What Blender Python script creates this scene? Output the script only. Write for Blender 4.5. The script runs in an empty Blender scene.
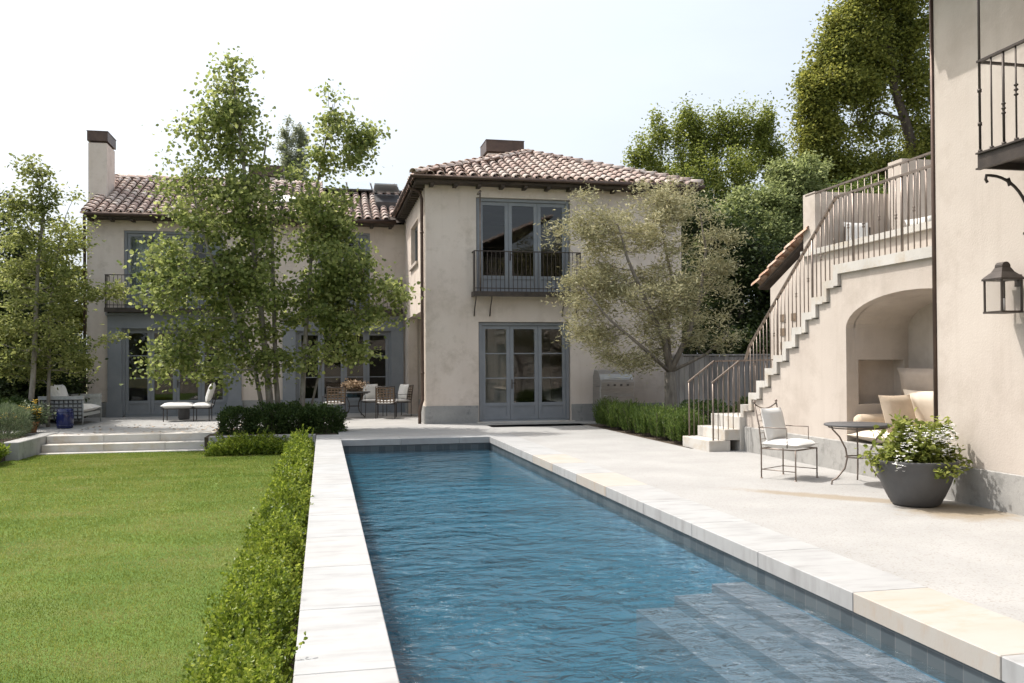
import bpy, math, random
import numpy as np
R = math.radians
random.seed(7); rng = np.random.default_rng(11)
SC = bpy.context.scene
COL = SC.collection

# ------------------------------------------------------------------ camera
F = 880.0; PSI = math.atan(189/880.0); PITCH = .011; ROLL = .006; SY = .0125; CH = 1.55
fw = np.array([math.sin(PSI)*math.cos(PITCH), math.cos(PSI)*math.cos(PITCH), math.sin(PITCH)])
rt = np.array([math.cos(PSI), -math.sin(PSI), 0.]); up = np.cross(rt, fw)
r2 = rt*math.cos(ROLL) - up*math.sin(ROLL); u2 = up*math.cos(ROLL) + rt*math.sin(ROLL)
def at(u, v, Y):                       # the real point at depth Y seen along a sight line
    d = fw + r2*(u-512)/F + u2*((341.5-v)/F + SY*1024/F)
    return np.array([0, 0, CH]) + d*Y/d[1]
from mathutils import Matrix, Vector
cd = bpy.data.cameras.new('camera'); cam = bpy.data.objects.new('camera', cd); COL.objects.link(cam)
m = Matrix.Identity(4)
for i in range(3):
    m[i][0] = r2[i]; m[i][1] = u2[i]; m[i][2] = -fw[i]
m[2][3] = CH
cam.matrix_world = m
cd.sensor_width = 36; cd.lens = 36*F/1024; cd.shift_y = SY; cd.clip_end = 3000; cd.clip_start = .05
SC.camera = cam

# ------------------------------------------------------------------ world, sun
sd = Vector((-.43, .33, .84)).normalized()        # towards the sun
elev = math.asin(sd.z); azim = math.atan2(sd.x, sd.y)
w = bpy.data.worlds.new('World'); SC.world = w; w.use_nodes = True
nt = w.node_tree; bg = nt.nodes['Background']
sk = nt.nodes.new('ShaderNodeTexSky'); sk.sky_type = 'NISHITA'; sk.sun_disc = False
sk.sun_elevation = elev; sk.sun_rotation = azim; sk.dust_density = 9.5; sk.air_density = .9; sk.ozone_density = .6
tc = nt.nodes.new('ShaderNodeTexCoord'); mpg = nt.nodes.new('ShaderNodeMapping'); nt.links.new(tc.outputs['Generated'], mpg.inputs[0]); mpg.inputs['Scale'].default_value = (1, 1, 3.2)
cn = nt.nodes.new('ShaderNodeTexNoise'); cn.inputs['Scale'].default_value = 2.1; cn.inputs['Detail'].default_value = 7; cn.inputs['Roughness'].default_value = .55; nt.links.new(mpg.outputs[0], cn.inputs['Vector'])
cr = nt.nodes.new('ShaderNodeValToRGB'); nt.links.new(cn.outputs[0], cr.inputs[0])      # thin high haze cloud
cr.color_ramp.elements[0].position = .35; cr.color_ramp.elements[0].color = (.52,)*3+(1,); cr.color_ramp.elements[1].position = .68; cr.color_ramp.elements[1].color = (.80,)*3+(1,)
cm_ = nt.nodes.new('ShaderNodeMixRGB'); nt.links.new(cr.outputs[0], cm_.inputs[0]); nt.links.new(sk.outputs[0], cm_.inputs[1]); cm_.inputs[2].default_value = (3.15, 3.45, 3.75, 1)
nt.links.new(cm_.outputs[0], bg.inputs[0]); bg.inputs[1].default_value = .15
sl = bpy.data.lights.new('sun', 'SUN'); sl.energy = 2.25; sl.angle = R(.6); sl.color = (1, .965, .915)
so = bpy.data.objects.new('sun', sl); COL.objects.link(so)
so.rotation_euler = sd.to_track_quat('Z', 'Y').to_euler(); so.location = (-20, 20, 40)
SC.view_settings.view_transform = 'Standard'; SC.view_settings.look = 'None'
SC.view_settings.exposure = 1.07; SC.view_settings.gamma = 1
SC.cycles.use_denoising = True
SC.cycles.max_bounces = 8; SC.cycles.transparent_max_bounces = 12; SC.cycles.diffuse_bounces = 4
SC.cycles.caustics_refractive = False; SC.cycles.caustics_reflective = False

# ------------------------------------------------------------------ materials
def nodes(name):
    mt = bpy.data.materials.new(name); mt.use_nodes = True
    return mt, mt.node_tree, mt.node_tree.nodes['Principled BSDF']
def N(t, kind, **kw):
    n = t.nodes.new(kind)
    for k, v in kw.items():
        if k in n.inputs: n.inputs[k].default_value = v
        else: setattr(n, k, v)
    return n
def ramp(t, fac, stops):
    r = t.nodes.new('ShaderNodeValToRGB'); t.links.new(fac, r.inputs[0])
    e = r.color_ramp.elements
    while len(e) < len(stops): e.new(.5)
    for i, (p, c) in enumerate(stops):
        e[i].position = p; e[i].color = (*c, 1) if len(c) == 3 else c
    return r.outputs[0]
def pos(t, sc=(1, 1, 1)):
    g = t.nodes.new('ShaderNodeNewGeometry'); mp = t.nodes.new('ShaderNodeMapping')
    t.links.new(g.outputs['Position'], mp.inputs[0]); mp.inputs['Scale'].default_value = sc
    return mp.outputs[0]
def surf(name, c1, c2, scale=1.5, rough=.8, bump=.2, bscale=30, stretch=(1, 1, 1), c3=None, s3=8, metal=0, spec=.3, bdist=.01, isl=0):
    mt, t, b = nodes(name)
    p = pos(t, stretch)
    n = N(t, 'ShaderNodeTexNoise', Scale=scale, Detail=8, Roughness=.6); t.links.new(p, n.inputs['Vector'])
    col = ramp(t, n.outputs[0], [(.3, c1), (.7, c2)])
    if c3:
        n3 = N(t, 'ShaderNodeTexNoise', Scale=s3, Detail=5, Roughness=.7); t.links.new(p, n3.inputs['Vector'])
        f = ramp(t, n3.outputs[0], [(.5, (0, 0, 0)), (.68, (1, 1, 1))])
        mx = N(t, 'ShaderNodeMixRGB'); t.links.new(f, mx.inputs[0]); t.links.new(col, mx.inputs[1]); mx.inputs[2].default_value = (*c3, 1); col = mx.outputs[0]
    if name.startswith('stucco'):
        ps = pos(t, (5, 5, .28)); nz = N(t, 'ShaderNodeTexNoise', Scale=1, Detail=6, Roughness=.65); t.links.new(ps, nz.inputs['Vector'])
        fz = ramp(t, nz.outputs[0], [(.5, (1, 1, 1)), (.78, (.91, .90, .89))]); mz = N(t, 'ShaderNodeMixRGB', blend_type='MULTIPLY'); mz.inputs[0].default_value = 1
        t.links.new(col, mz.inputs[1]); t.links.new(fz, mz.inputs[2]); col = mz.outputs[0]
    if isl:
        g = t.nodes.new('ShaderNodeNewGeometry')
        v = N(t, 'ShaderNodeMapRange'); v.inputs['To Min'].default_value = 1-isl; v.inputs['To Max'].default_value = 1+isl*.6
        t.links.new(g.outputs['Random Per Island'], v.inputs[0])
        h = N(t, 'ShaderNodeHueSaturation'); t.links.new(v.outputs[0], h.inputs['Value']); t.links.new(col, h.inputs['Color']); col = h.outputs[0]
    t.links.new(col, b.inputs['Base Color'])
    b.inputs['Roughness'].default_value = rough; b.inputs['Metallic'].default_value = metal
    b.inputs['Specular IOR Level'].default_value = spec
    if bump:
        nb = N(t, 'ShaderNodeTexNoise', Scale=bscale, Detail=6, Roughness=.65); t.links.new(p, nb.inputs['Vector'])
        bp = N(t, 'ShaderNodeBump', Strength=bump, Distance=bdist); t.links.new(nb.outputs[0], bp.inputs['Height']); t.links.new(bp.outputs[0], b.inputs['Normal'])
    return mt
def leafmat(name, cols, trans=.35, rough=.5, spec=.25):
    mt, t, b = nodes(name)
    g = t.nodes.new('ShaderNodeNewGeometry')
    n = N(t, 'ShaderNodeTexNoise', Scale=.9, Detail=3); t.links.new(g.outputs['Position'], n.inputs['Vector'])
    a = N(t, 'ShaderNodeMath', operation='ADD'); t.links.new(g.outputs['Random Per Island'], a.inputs[0]); t.links.new(n.outputs[0], a.inputs[1])
    a2 = N(t, 'ShaderNodeMath', operation='MULTIPLY'); a2.inputs[1].default_value = .5; t.links.new(a.outputs[0], a2.inputs[0])
    k = len(cols); col = ramp(t, a2.outputs[0], [(.22+.56*i/(k-1), c) for i, c in enumerate(cols)])
    t.links.new(col, b.inputs['Base Color']); b.inputs['Roughness'].default_value = rough; b.inputs['Specular IOR Level'].default_value = spec
    tr = N(t, 'ShaderNodeBsdfTranslucent')
    hs = N(t, 'ShaderNodeHueSaturation'); hs.inputs['Value'].default_value = 1.5; hs.inputs['Hue'].default_value = .49; t.links.new(col, hs.inputs['Color']); t.links.new(hs.outputs[0], tr.inputs[0])
    mx = N(t, 'ShaderNodeMixShader'); mx.inputs[0].default_value = trans
    t.links.new(b.outputs[0], mx.inputs[1]); t.links.new(tr.outputs[0], mx.inputs[2])
    t.links.new(mx.outputs[0], t.nodes['Material Output'].inputs[0])
    return mt
M = {}
M['stucco'] = surf('stucco', (.61, .525, .455), (.70, .62, .55), .8, .9, .4, 45, c3=(.545, .47, .40), s3=1.9)
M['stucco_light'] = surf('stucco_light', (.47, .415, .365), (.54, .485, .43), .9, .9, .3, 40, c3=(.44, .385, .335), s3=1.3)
M['plinth'] = surf('grey_stone', (.25, .25, .245), (.37, .365, .35), 2.5, .85, .35, 30, c3=(.2, .2, .2), s3=5)
M['plinth_light'] = surf('pale_stone_base', (.29, .285, .27), (.38, .37, .35), 2.2, .85, .35, 30, c3=(.24, .235, .22), s3=5)
M['step'] = surf('limestone', (.45, .43, .395), (.55, .53, .495), 2, .8, .25, 30, c3=(.44, .38, .30), s3=2.1)
M['frame'] = surf('blue_grey_paint', (.21, .225, .245), (.25, .265, .285), 3, .5, .05, 60)
M['frame_dark'] = surf('dark_frame', (.06, .06, .065), (.09, .09, .09), 3, .5, .05, 60)
M['iron'] = surf('dark_iron', (.045, .038, .034), (.085, .07, .06), 6, .5, .15, 80, metal=.4)
M['rail'] = surf('weathered_bronze', (.16, .13, .11), (.26, .215, .185), 6, .38, .1, 80, metal=.5)
M['copper'] = surf('brown_copper', (.075, .052, .044), (.13, .09, .07), 4, .45, .1, 40, metal=.5)
M['steel'] = surf('brushed_steel', (.33, .33, .33), (.46, .46, .46), 4, .34, .15, 40, metal=.9, stretch=(1, 1, 12))
M['steel_dark'] = surf('dark_steel', (.1, .1, .1), (.2, .2, .2), 4, .4, .1, 40, metal=.8)
M['cushion'] = surf('white_canvas', (.70, .69, .66), (.80, .79, .765), 5, .95, .3, 120, spec=.1)
M['cushion_tan'] = surf('tan_linen', (.50, .41, .31), (.60, .50, .39), 5, .95, .4, 120, spec=.1)
M['cushion_taupe'] = surf('taupe_linen', (.40, .34, .285), (.48, .41, .35), 5, .95, .4, 120, spec=.1)
M['cushion_beige'] = surf('beige_canvas', (.62, .54, .44), (.72, .64, .54), 5, .95, .4, 120, spec=.1)
M['wicker'] = surf('brown_wicker', (.14, .10, .07), (.24, .18, .13), 20, .7, .4, 90)
M['grey_weave'] = surf('grey_weave', (.36, .37, .36), (.50, .51, .50), 20, .7, .4, 90)
M['fence'] = surf('weathered_cedar', (.22, .21, .205), (.40, .385, .37), 2.5, .9, .5, 20, stretch=(4, 4, .5), isl=.35)
M['brown_fence'] = surf('brown_boards', (.16, .11, .07), (.26, .18, .12), 2.5, .9, .5, 20, stretch=(4, 4, .5), isl=.3)
M['soil'] = surf('soil', (.05, .038, .028), (.11, .085, .06), 5, 1, .8, 25, bdist=.03)
M['bark_pale'] = surf('pale_bark', (.15, .13, .11), (.33, .30, .26), 6, .9, .6, 25, stretch=(1, 1, .6))
M['bark_dark'] = surf('dark_bark', (.06, .048, .038), (.14, .11, .09), 6, .95, .8, 25, stretch=(2, 2, .4))
M['bark_olive'] = surf('olive_bark', (.13, .115, .095), (.28, .25, .21), 7, .95, .9, 22, stretch=(2, 2, .4))
M['blue_glaze'] = surf('cobalt_glaze', (.008, .012, .06), (.02, .03, .13), 6, .15, .05, 30, spec=.6)
M['terracotta'] = surf('terracotta_clay', (.33, .15, .07), (.42, .20, .10), 6, .85, .2, 30)
M['lead'] = surf('lead_grey_pot', (.07, .07, .072), (.11, .11, .112), 2.2, .6, .15, 30, c3=(.095, .09, .088), s3=4)
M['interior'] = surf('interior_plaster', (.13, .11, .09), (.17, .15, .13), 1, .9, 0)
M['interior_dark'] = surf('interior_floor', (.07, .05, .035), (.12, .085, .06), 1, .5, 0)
M['curtain'] = surf('white_curtain', (.5, .5, .5), (.62, .62, .62), 3, .95, .2, 20, stretch=(8, 8, .3))
M['dark_wood'] = surf('dark_eave_wood', (.05, .04, .035), (.10, .08, .065), 3, .8, .3, 30)
M['petal_white'] = surf('white_petals', (.75, .74, .72), (.85, .85, .83), 5, .8, 0)
M['petal_yellow'] = surf('yellow_petals', (.75, .50, .05), (.85, .62, .12), 5, .8, 0)
M['petal_dry'] = surf('dried_flowers', (.45, .32, .20), (.62, .48, .34), 30, .9, 0, isl=.3)
M['lawn_base'] = surf('lawn_base', (.085, .145, .025), (.125, .195, .035), .8, 1, .9, 55, c3=(.15, .185, .045), s3=1.4, bdist=.03)
M['ground'] = surf('dry_ground', (.10, .11, .05), (.18, .17, .10), .3, 1, .5, 5)

def tile_mat(name, cols):
    mt, t, b = nodes(name)
    g = t.nodes.new('ShaderNodeNewGeometry')
    col = ramp(t, g.outputs['Random Per Island'], [(i/len(cols), c) for i, c in enumerate(cols)])
    t.nodes[-1].color_ramp.interpolation = 'LINEAR'
    n = N(t, 'ShaderNodeTexNoise', Scale=9, Detail=6, Roughness=.7); t.links.new(g.outputs['Position'], n.inputs['Vector'])
    f = ramp(t, n.outputs[0], [(.42, (0, 0, 0)), (.7, (1, 1, 1))])
    mx = N(t, 'ShaderNodeMixRGB'); t.links.new(f, mx.inputs[0]); t.links.new(col, mx.inputs[1]); mx.inputs[2].default_value = (.60, .52, .45, 1)
    t.links.new(mx.outputs[0], b.inputs['Base Color']); b.inputs['Roughness'].default_value = .9
    bp = N(t, 'ShaderNodeBump', Strength=.3, Distance=.01); t.links.new(n.outputs[0], bp.inputs['Height']); t.links.new(bp.outputs[0], b.inputs['Normal'])
    return mt
M['tile'] = tile_mat('clay_tile', [(.48, .34, .28), (.58, .45, .39), (.44, .30, .25), (.64, .56, .50), (.52, .39, .33), (.60, .51, .45), (.40, .28, .24)])
M['tile_warm'] = tile_mat('warm_clay_tile', [(.46, .27, .17), (.52, .33, .22), (.42, .25, .17)])
M['pan'] = surf('clay_pan', (.22, .15, .12), (.32, .23, .19), 6, .95, .3, 25)

def glass_mat():
    mt, t, b = nodes('window_glass'); t.nodes.remove(b)
    g = N(t, 'ShaderNodeNewGeometry')
    n = N(t, 'ShaderNodeTexNoise', Scale=1.3, Detail=1); t.links.new(g.outputs['Position'], n.inputs['Vector'])
    bp = N(t, 'ShaderNodeBump', Strength=.04, Distance=.02); t.links.new(n.outputs[0], bp.inputs['Height'])
    fr = N(t, 'ShaderNodeFresnel', IOR=1.75); t.links.new(bp.outputs[0], fr.inputs['Normal'])
    tr = N(t, 'ShaderNodeBsdfTransparent'); tr.inputs[0].default_value = (.78, .82, .82, 1)
    gl = N(t, 'ShaderNodeBsdfGlossy', Roughness=.01); t.links.new(bp.outputs[0], gl.inputs['Normal'])
    iv = N(t, 'ShaderNodeMath', operation='SUBTRACT'); iv.inputs[0].default_value = 1; t.links.new(g.outputs['Backfacing'], iv.inputs[1]); fm = N(t, 'ShaderNodeMath', operation='MULTIPLY'); t.links.new(fr.outputs[0], fm.inputs[0]); t.links.new(iv.outputs[0], fm.inputs[1])
    mx = N(t, 'ShaderNodeMixShader'); t.links.new(fm.outputs[0], mx.inputs[0]); t.links.new(tr.outputs[0], mx.inputs[1]); t.links.new(gl.outputs[0], mx.inputs[2])
    t.links.new(mx.outputs[0], t.nodes['Material Output'].inputs[0]); return mt
M['glass'] = glass_mat()

def water_mat():
    mt, t, b = nodes('pool_water'); t.nodes.remove(b)
    g = N(t, 'ShaderNodeNewGeometry'); mp = N(t, 'ShaderNodeMapping'); t.links.new(g.outputs['Position'], mp.inputs[0]); mp.inputs['Scale'].default_value = (1, 1.35, 1); mp.inputs['Rotation'].default_value = (0, 0, R(12))
    n1 = N(t, 'ShaderNodeTexNoise', Scale=5.2, Detail=4, Roughness=.5, Distortion=.6); t.links.new(mp.outputs[0], n1.inputs['Vector'])
    n2 = N(t, 'ShaderNodeTexNoise', Scale=1.6, Detail=2); t.links.new(mp.outputs[0], n2.inputs['Vector'])
    m2 = N(t, 'ShaderNodeMath', operation='MULTIPLY'); m2.inputs[1].default_value = 1.9; t.links.new(n2.outputs[0], m2.inputs[0])
    ad = N(t, 'ShaderNodeMath', operation='ADD'); t.links.new(n1.outputs[0], ad.inputs[0]); t.links.new(m2.outputs[0], ad.inputs[1])
    bp = N(t, 'ShaderNodeBump', Strength=1.0, Distance=.21); t.links.new(ad.outputs[0], bp.inputs['Height'])
    n4 = N(t, 'ShaderNodeTexNoise', Scale=.45, Detail=2); t.links.new(g.outputs['Position'], n4.inputs['Vector'])
    mr = N(t, 'ShaderNodeMapRange'); mr.inputs['From Min'].default_value = .35; mr.inputs['From Max'].default_value = .65; mr.inputs['To Min'].default_value = .3; mr.inputs['To Max'].default_value = 1.0; t.links.new(n4.outputs[0], mr.inputs[0]); sy = N(t, 'ShaderNodeSeparateXYZ'); t.links.new(g.outputs['Position'], sy.inputs[0])
    my = N(t, 'ShaderNodeMapRange'); my.inputs['From Min'].default_value = 7; my.inputs['From Max'].default_value = 14; my.inputs['To Min'].default_value = 1; my.inputs['To Max'].default_value = .3; t.links.new(sy.outputs[1], my.inputs[0])
    mm = N(t, 'ShaderNodeMath', operation='MULTIPLY'); t.links.new(mr.outputs[0], mm.inputs[0]); t.links.new(my.outputs[0], mm.inputs[1]); t.links.new(mm.outputs[0], bp.inputs['Strength'])
    fr = N(t, 'ShaderNodeFresnel', IOR=1.47); t.links.new(bp.outputs[0], fr.inputs['Normal'])
    inv = N(t, 'ShaderNodeMath', operation='SUBTRACT'); inv.inputs[0].default_value = 1; t.links.new(g.outputs['Backfacing'], inv.inputs[1])
    ml = N(t, 'ShaderNodeMath', operation='MULTIPLY'); t.links.new(fr.outputs[0], ml.inputs[0]); t.links.new(inv.outputs[0], ml.inputs[1])
    tr = N(t, 'ShaderNodeBsdfTransparent'); tr.inputs[0].default_value = (.93, .97, .98, 1)
    gl = N(t, 'ShaderNodeBsdfGlossy', Roughness=.03); t.links.new(bp.outputs[0], gl.inputs['Normal'])
    mx = N(t, 'ShaderNodeMixShader'); t.links.new(ml.outputs[0], mx.inputs[0]); t.links.new(tr.outputs[0], mx.inputs[1]); t.links.new(gl.outputs[0], mx.inputs[2])
    t.links.new(mx.outputs[0], t.nodes['Material Output'].inputs[0])
    va = N(t, 'ShaderNodeVolumePrincipled'); va.inputs['Color'].default_value = (.11, .38, .56, 1); va.inputs['Density'].default_value = .66; va.inputs['Anisotropy'].default_value = 0
    t.links.new(va.outputs[0], t.nodes['Material Output'].inputs['Volume'])
    return mt
def lantern_glass():
    mt, t, b = nodes('clear_lantern_glass'); t.nodes.remove(b)
    fr = N(t, 'ShaderNodeFresnel', IOR=1.4); tr = N(t, 'ShaderNodeBsdfTransparent'); tr.inputs[0].default_value = (.96, .96, .96, 1); gl = N(t, 'ShaderNodeBsdfGlossy', Roughness=.05)
    g = N(t, 'ShaderNodeNewGeometry'); iv = N(t, 'ShaderNodeMath', operation='SUBTRACT'); iv.inputs[0].default_value = 1; t.links.new(g.outputs['Backfacing'], iv.inputs[1]); fm = N(t, 'ShaderNodeMath', operation='MULTIPLY'); t.links.new(fr.outputs[0], fm.inputs[0]); t.links.new(iv.outputs[0], fm.inputs[1])
    mx = N(t, 'ShaderNodeMixShader'); t.links.new(fm.outputs[0], mx.inputs[0]); t.links.new(tr.outputs[0], mx.inputs[1]); t.links.new(gl.outputs[0], mx.inputs[2]); t.links.new(mx.outputs[0], t.nodes['Material Output'].inputs[0]); return mt
M['lantern_glass'] = lantern_glass()
M['water'] = water_mat()
M['plaster'] = surf('pool_plaster', (.11, .22, .32), (.19, .33, .44), 2.5, .8, .1, 40, c3=(.24, .40, .50), s3=5)
M['plaster_step'] = surf('pool_step_plaster', (.115, .125, .145), (.16, .17, .19), 2.5, .8, .1, 40)

def brickmat(name, c1, c2, mortar, bw, bh, ms=.006, scale=1.0, axis='yz', rough=.6):
    mt, t, b = nodes(name)
    g = N(t, 'ShaderNodeNewGeometry'); s = N(t, 'ShaderNodeSeparateXYZ'); c = N(t, 'ShaderNodeCombineXYZ'); t.links.new(g.outputs['Position'], s.inputs[0])
    ad = N(t, 'ShaderNodeMath', operation='ADD'); t.links.new(s.outputs[0], ad.inputs[0]); t.links.new(s.outputs[1], ad.inputs[1])
    t.links.new(ad.outputs[0], c.inputs[0]); t.links.new(s.outputs[2], c.inputs[1])
    br = N(t, 'ShaderNodeTexBrick'); br.offset = 0; br.inputs['Scale'].default_value = 1; br.inputs['Brick Width'].default_value = bw; br.inputs['Row Height'].default_value = bh
    br.inputs['Mortar Size'].default_value = ms; br.inputs['Color1'].default_value = (*c1, 1); br.inputs['Color2'].default_value = (*c2, 1); br.inputs['Mortar'].default_value = (*mortar, 1)
    t.links.new(c.outputs[0], br.inputs['Vector']); t.links.new(br.outputs[0], b.inputs['Base Color']); b.inputs['Roughness'].default_value = rough
    return mt
M['pool_tile'] = brickmat('waterline_tile', (.055, .07, .08), (.095, .115, .125), (.13, .14, .145), .15, .15, .004, rough=.35)

def patio_mat():
    mt, t, b = nodes('pale_aggregate')
    g = N(t, 'ShaderNodeNewGeometry')
    n = N(t, 'ShaderNodeTexNoise', Scale=1.1, Detail=6); t.links.new(g.outputs['Position'], n.inputs['Vector'])
    col = ramp(t, n.outputs[0], [(.3, (.31, .308, .30)), (.7, (.37, .368, .36))])
    v = N(t, 'ShaderNodeTexVoronoi', Scale=75); t.links.new(g.outputs['Position'], v.inputs['Vector'])
    f = ramp(t, v.outputs['Color'], [(.0, (.70, .62, .52)), (.35, (1, 1, 1)), (1, (1.0, .98, .95))])
    mx = N(t, 'ShaderNodeMixRGB', blend_type='MULTIPLY'); mx.inputs[0].default_value = .8; t.links.new(col, mx.inputs[1]); t.links.new(f, mx.inputs[2]); col = mx.outputs[0]
    # damp rusty water marks round the pot
    sp = N(t, 'ShaderNodeSeparateXYZ'); t.links.new(g.outputs['Position'], sp.inputs[0])
    n2 = N(t, 'ShaderNodeTexNoise', Scale=4.5, Detail=6, Roughness=.7); t.links.new(g.outputs['Position'], n2.inputs['Vector'])
    for cx, cy, rx, ry, rot, st in ((6.45, 7.95, .75, .75, 0, .7), (5.8, 9.05, .24, 1.7, R(42), .6), (6.9, 17.6, .5, .6, 0, .35)):
        mp = N(t, 'ShaderNodeMapping', vector_type='TEXTURE'); t.links.new(g.outputs['Position'], mp.inputs[0])
        mp.inputs['Location'].default_value = (cx, cy, 0); mp.inputs['Scale'].default_value = (rx, ry, 1); mp.inputs['Rotation'].default_value = (0, 0, rot)
        ln = N(t, 'ShaderNodeVectorMath', operation='LENGTH'); t.links.new(mp.outputs[0], ln.inputs[0])
        a = N(t, 'ShaderNodeMath', operation='ADD'); t.links.new(ln.outputs['Value'], a.inputs[0]); t.links.new(n2.outputs[0], a.inputs[1])
        a3 = N(t, 'ShaderNodeMath', operation='MULTIPLY'); t.links.new(a.outputs[0], a3.inputs[0]); a3.inputs[1].default_value = .5
        fr = ramp(t, a3.outputs[0], [(.0, (st, st, st)), (.48, (st, st, st)), (.72, (0, 0, 0))])
        fm = N(t, 'ShaderNodeMath', operation='MULTIPLY'); t.links.new(fr, fm.inputs[0]); fm.inputs[1].default_value = 1
        mx = N(t, 'ShaderNodeMixRGB'); t.links.new(fm.outputs[0], mx.inputs[0]); t.links.new(col, mx.inputs[1]); mx.inputs[2].default_value = (.24, .18, .10, 1); col = mx.outputs[0]
    t.links.new(col, b.inputs['Base Color']); b.inputs['Roughness'].default_value = .85
    bp = N(t, 'ShaderNodeBump', Strength=.35, Distance=.004); t.links.new(v.outputs['Distance'], bp.inputs['Height']); t.links.new(bp.outputs[0], b.inputs['Normal'])
    return mt
M['patio'] = patio_mat()

def slab_mat():
    mt, t, b = nodes('coping_limestone')
    g = N(t, 'ShaderNodeNewGeometry')
    n = N(t, 'ShaderNodeTexNoise', Scale=2.2, Detail=8, Roughness=.6); t.links.new(g.outputs['Position'], n.inputs['Vector'])
    col = ramp(t, n.outputs[0], [(.3, (.33, .333, .33)), (.7, (.39, .393, .39))])
    mps = N(t, 'ShaderNodeMapping'); mps.inputs['Scale'].default_value = (1.2, 5, 1); t.links.new(g.outputs['Position'], mps.inputs[0])
    ns = N(t, 'ShaderNodeTexNoise', Scale=1.6, Detail=5, Roughness=.6); t.links.new(mps.outputs[0], ns.inputs['Vector'])
    fs_ = ramp(t, ns.outputs[0], [(.48, (1, 1, 1)), (.72, (.80, .79, .78))])
    ms_ = N(t, 'ShaderNodeMixRGB', blend_type='MULTIPLY'); ms_.inputs[0].default_value = 1; t.links.new(col, ms_.inputs[1]); t.links.new(fs_, ms_.inputs[2]); col = ms_.outputs[0]
    isl = ramp(t, g.outputs['Random Per Island'], [(0, (.95, .94, .93)), (.35, (1, 1, 1)), (.7, (.965, .97, .975)), (1, (.99, .97, .955))])
    mx = N(t, 'ShaderNodeMixRGB', blend_type='MULTIPLY'); mx.inputs[0].default_value = 1; t.links.new(col, mx.inputs[1]); t.links.new(isl, mx.inputs[2])
    t.links.new(mx.outputs[0], b.inputs['Base Color']); b.inputs['Roughness'].default_value = .75
    bp = N(t, 'ShaderNodeBump', Strength=.15, Distance=.005); t.links.new(n.outputs[0], bp.inputs['Height']); t.links.new(bp.outputs[0], b.inputs['Normal'])
    return mt
M['slab'] = slab_mat()
M['slab_rust'] = surf('rust_stained_limestone', (.40, .385, .355), (.385, .345, .30), 1.3, .75, .15, 30, c3=(.39, .325, .26), s3=2.0, stretch=(1, 2.2, 1))

# leaves
M['leaf_maple'] = leafmat('maple_leaf', [(.085, .12, .035), (.15, .19, .055), (.23, .27, .085), (.35, .38, .15)], .55)
M['leaf_sparse'] = leafmat('young_leaf', [(.11, .14, .04), (.19, .22, .065), (.30, .32, .12)], .52)
M['leaf_olive'] = leafmat('olive_leaf', [(.17, .167, .082), (.32, .305, .16), (.51, .48, .30)], .3, .45)
M['leaf_pine'] = leafmat('cedar_leaf', [(.09, .112, .028), (.19, .21, .045), (.34, .34, .08)], .5)
M['leaf_bright'] = leafmat('broad_leaf', [(.07, .105, .025), (.14, .185, .045), (.24, .285, .09)], .5)
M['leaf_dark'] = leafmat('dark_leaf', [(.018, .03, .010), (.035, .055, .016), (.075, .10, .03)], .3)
M['leaf_yellow'] = leafmat('yellowish_leaf', [(.09, .12, .015), (.16, .19, .025), (.22, .25, .045)], .45)
M['leaf_box'] = leafmat('boxwood_leaf', [(.06, .10, .012), (.15, .21, .022), (.30, .35, .06)], .45, .35)
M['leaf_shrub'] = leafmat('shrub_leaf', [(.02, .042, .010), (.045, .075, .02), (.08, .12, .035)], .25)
M['leaf_rosemary'] = leafmat('rosemary_needle', [(.04, .075, .015), (.085, .14, .028), (.15, .20, .05)], .35)
M['leaf_lavender'] = leafmat('grey_green_leaf', [(.07, .10, .05), (.12, .16, .08), (.17, .20, .12)], .3)
M['grass_old'] = leafmat('grass_blade', [(.10, .155, .022), (.15, .205, .032), (.215, .26, .06)], .4)

def grass_mat():
    mt = leafmat('grass_blade', [(.10, .155, .022), (.20, .255, .05)], .4); t = mt.node_tree
    g = N(t, 'ShaderNodeNewGeometry'); n = N(t, 'ShaderNodeTexNoise', Scale=1.1, Detail=7, Roughness=.62, Distortion=.6); t.links.new(g.outputs['Position'], n.inputs['Vector'])
    mp = N(t, 'ShaderNodeMapping'); mp.inputs['Scale'].default_value = (.5, 2.0, 1); mp.inputs['Rotation'].default_value = (0, 0, R(25)); t.links.new(g.outputs['Position'], mp.inputs[0])
    n2 = N(t, 'ShaderNodeTexNoise', Scale=1.0, Detail=3); t.links.new(mp.outputs[0], n2.inputs['Vector'])
    a = N(t, 'ShaderNodeMath', operation='ADD'); t.links.new(n.outputs[0], a.inputs[0]); t.links.new(n2.outputs[0], a.inputs[1])
    h = N(t, 'ShaderNodeMath', operation='MULTIPLY'); h.inputs[1].default_value = .4; t.links.new(a.outputs[0], h.inputs[0])
    k = N(t, 'ShaderNodeMath', operation='MULTIPLY_ADD'); t.links.new(g.outputs['Random Per Island'], k.inputs[0]); k.inputs[1].default_value = .2; t.links.new(h.outputs[0], k.inputs[2])
    col = ramp(t, k.outputs[0], [(.33, (.095, .145, .022)), (.45, (.15, .20, .034)), (.54, (.22, .25, .055)), (.66, (.31, .29, .12))])
    for nd in t.nodes:
        if nd.type == 'BSDF_PRINCIPLED': t.links.new(col, nd.inputs['Base Color'])
        if nd.type == 'HUE_SAT': t.links.new(col, nd.inputs['Color'])
    return mt
M['grass'] = grass_mat()
M['leaf_laurel'] = leafmat('laurel_leaf', [(.09, .12, .025), (.18, .22, .045), (.30, .33, .09)], .5)
M['leaf_light'] = leafmat('light_leaf', [(.11, .145, .05), (.22, .26, .10), (.34, .38, .18)], .5)
M['leaf_cypress'] = leafmat('cypress_leaf', [(.16, .19, .12), (.26, .29, .19), (.36, .38, .26)], .5)

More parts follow.
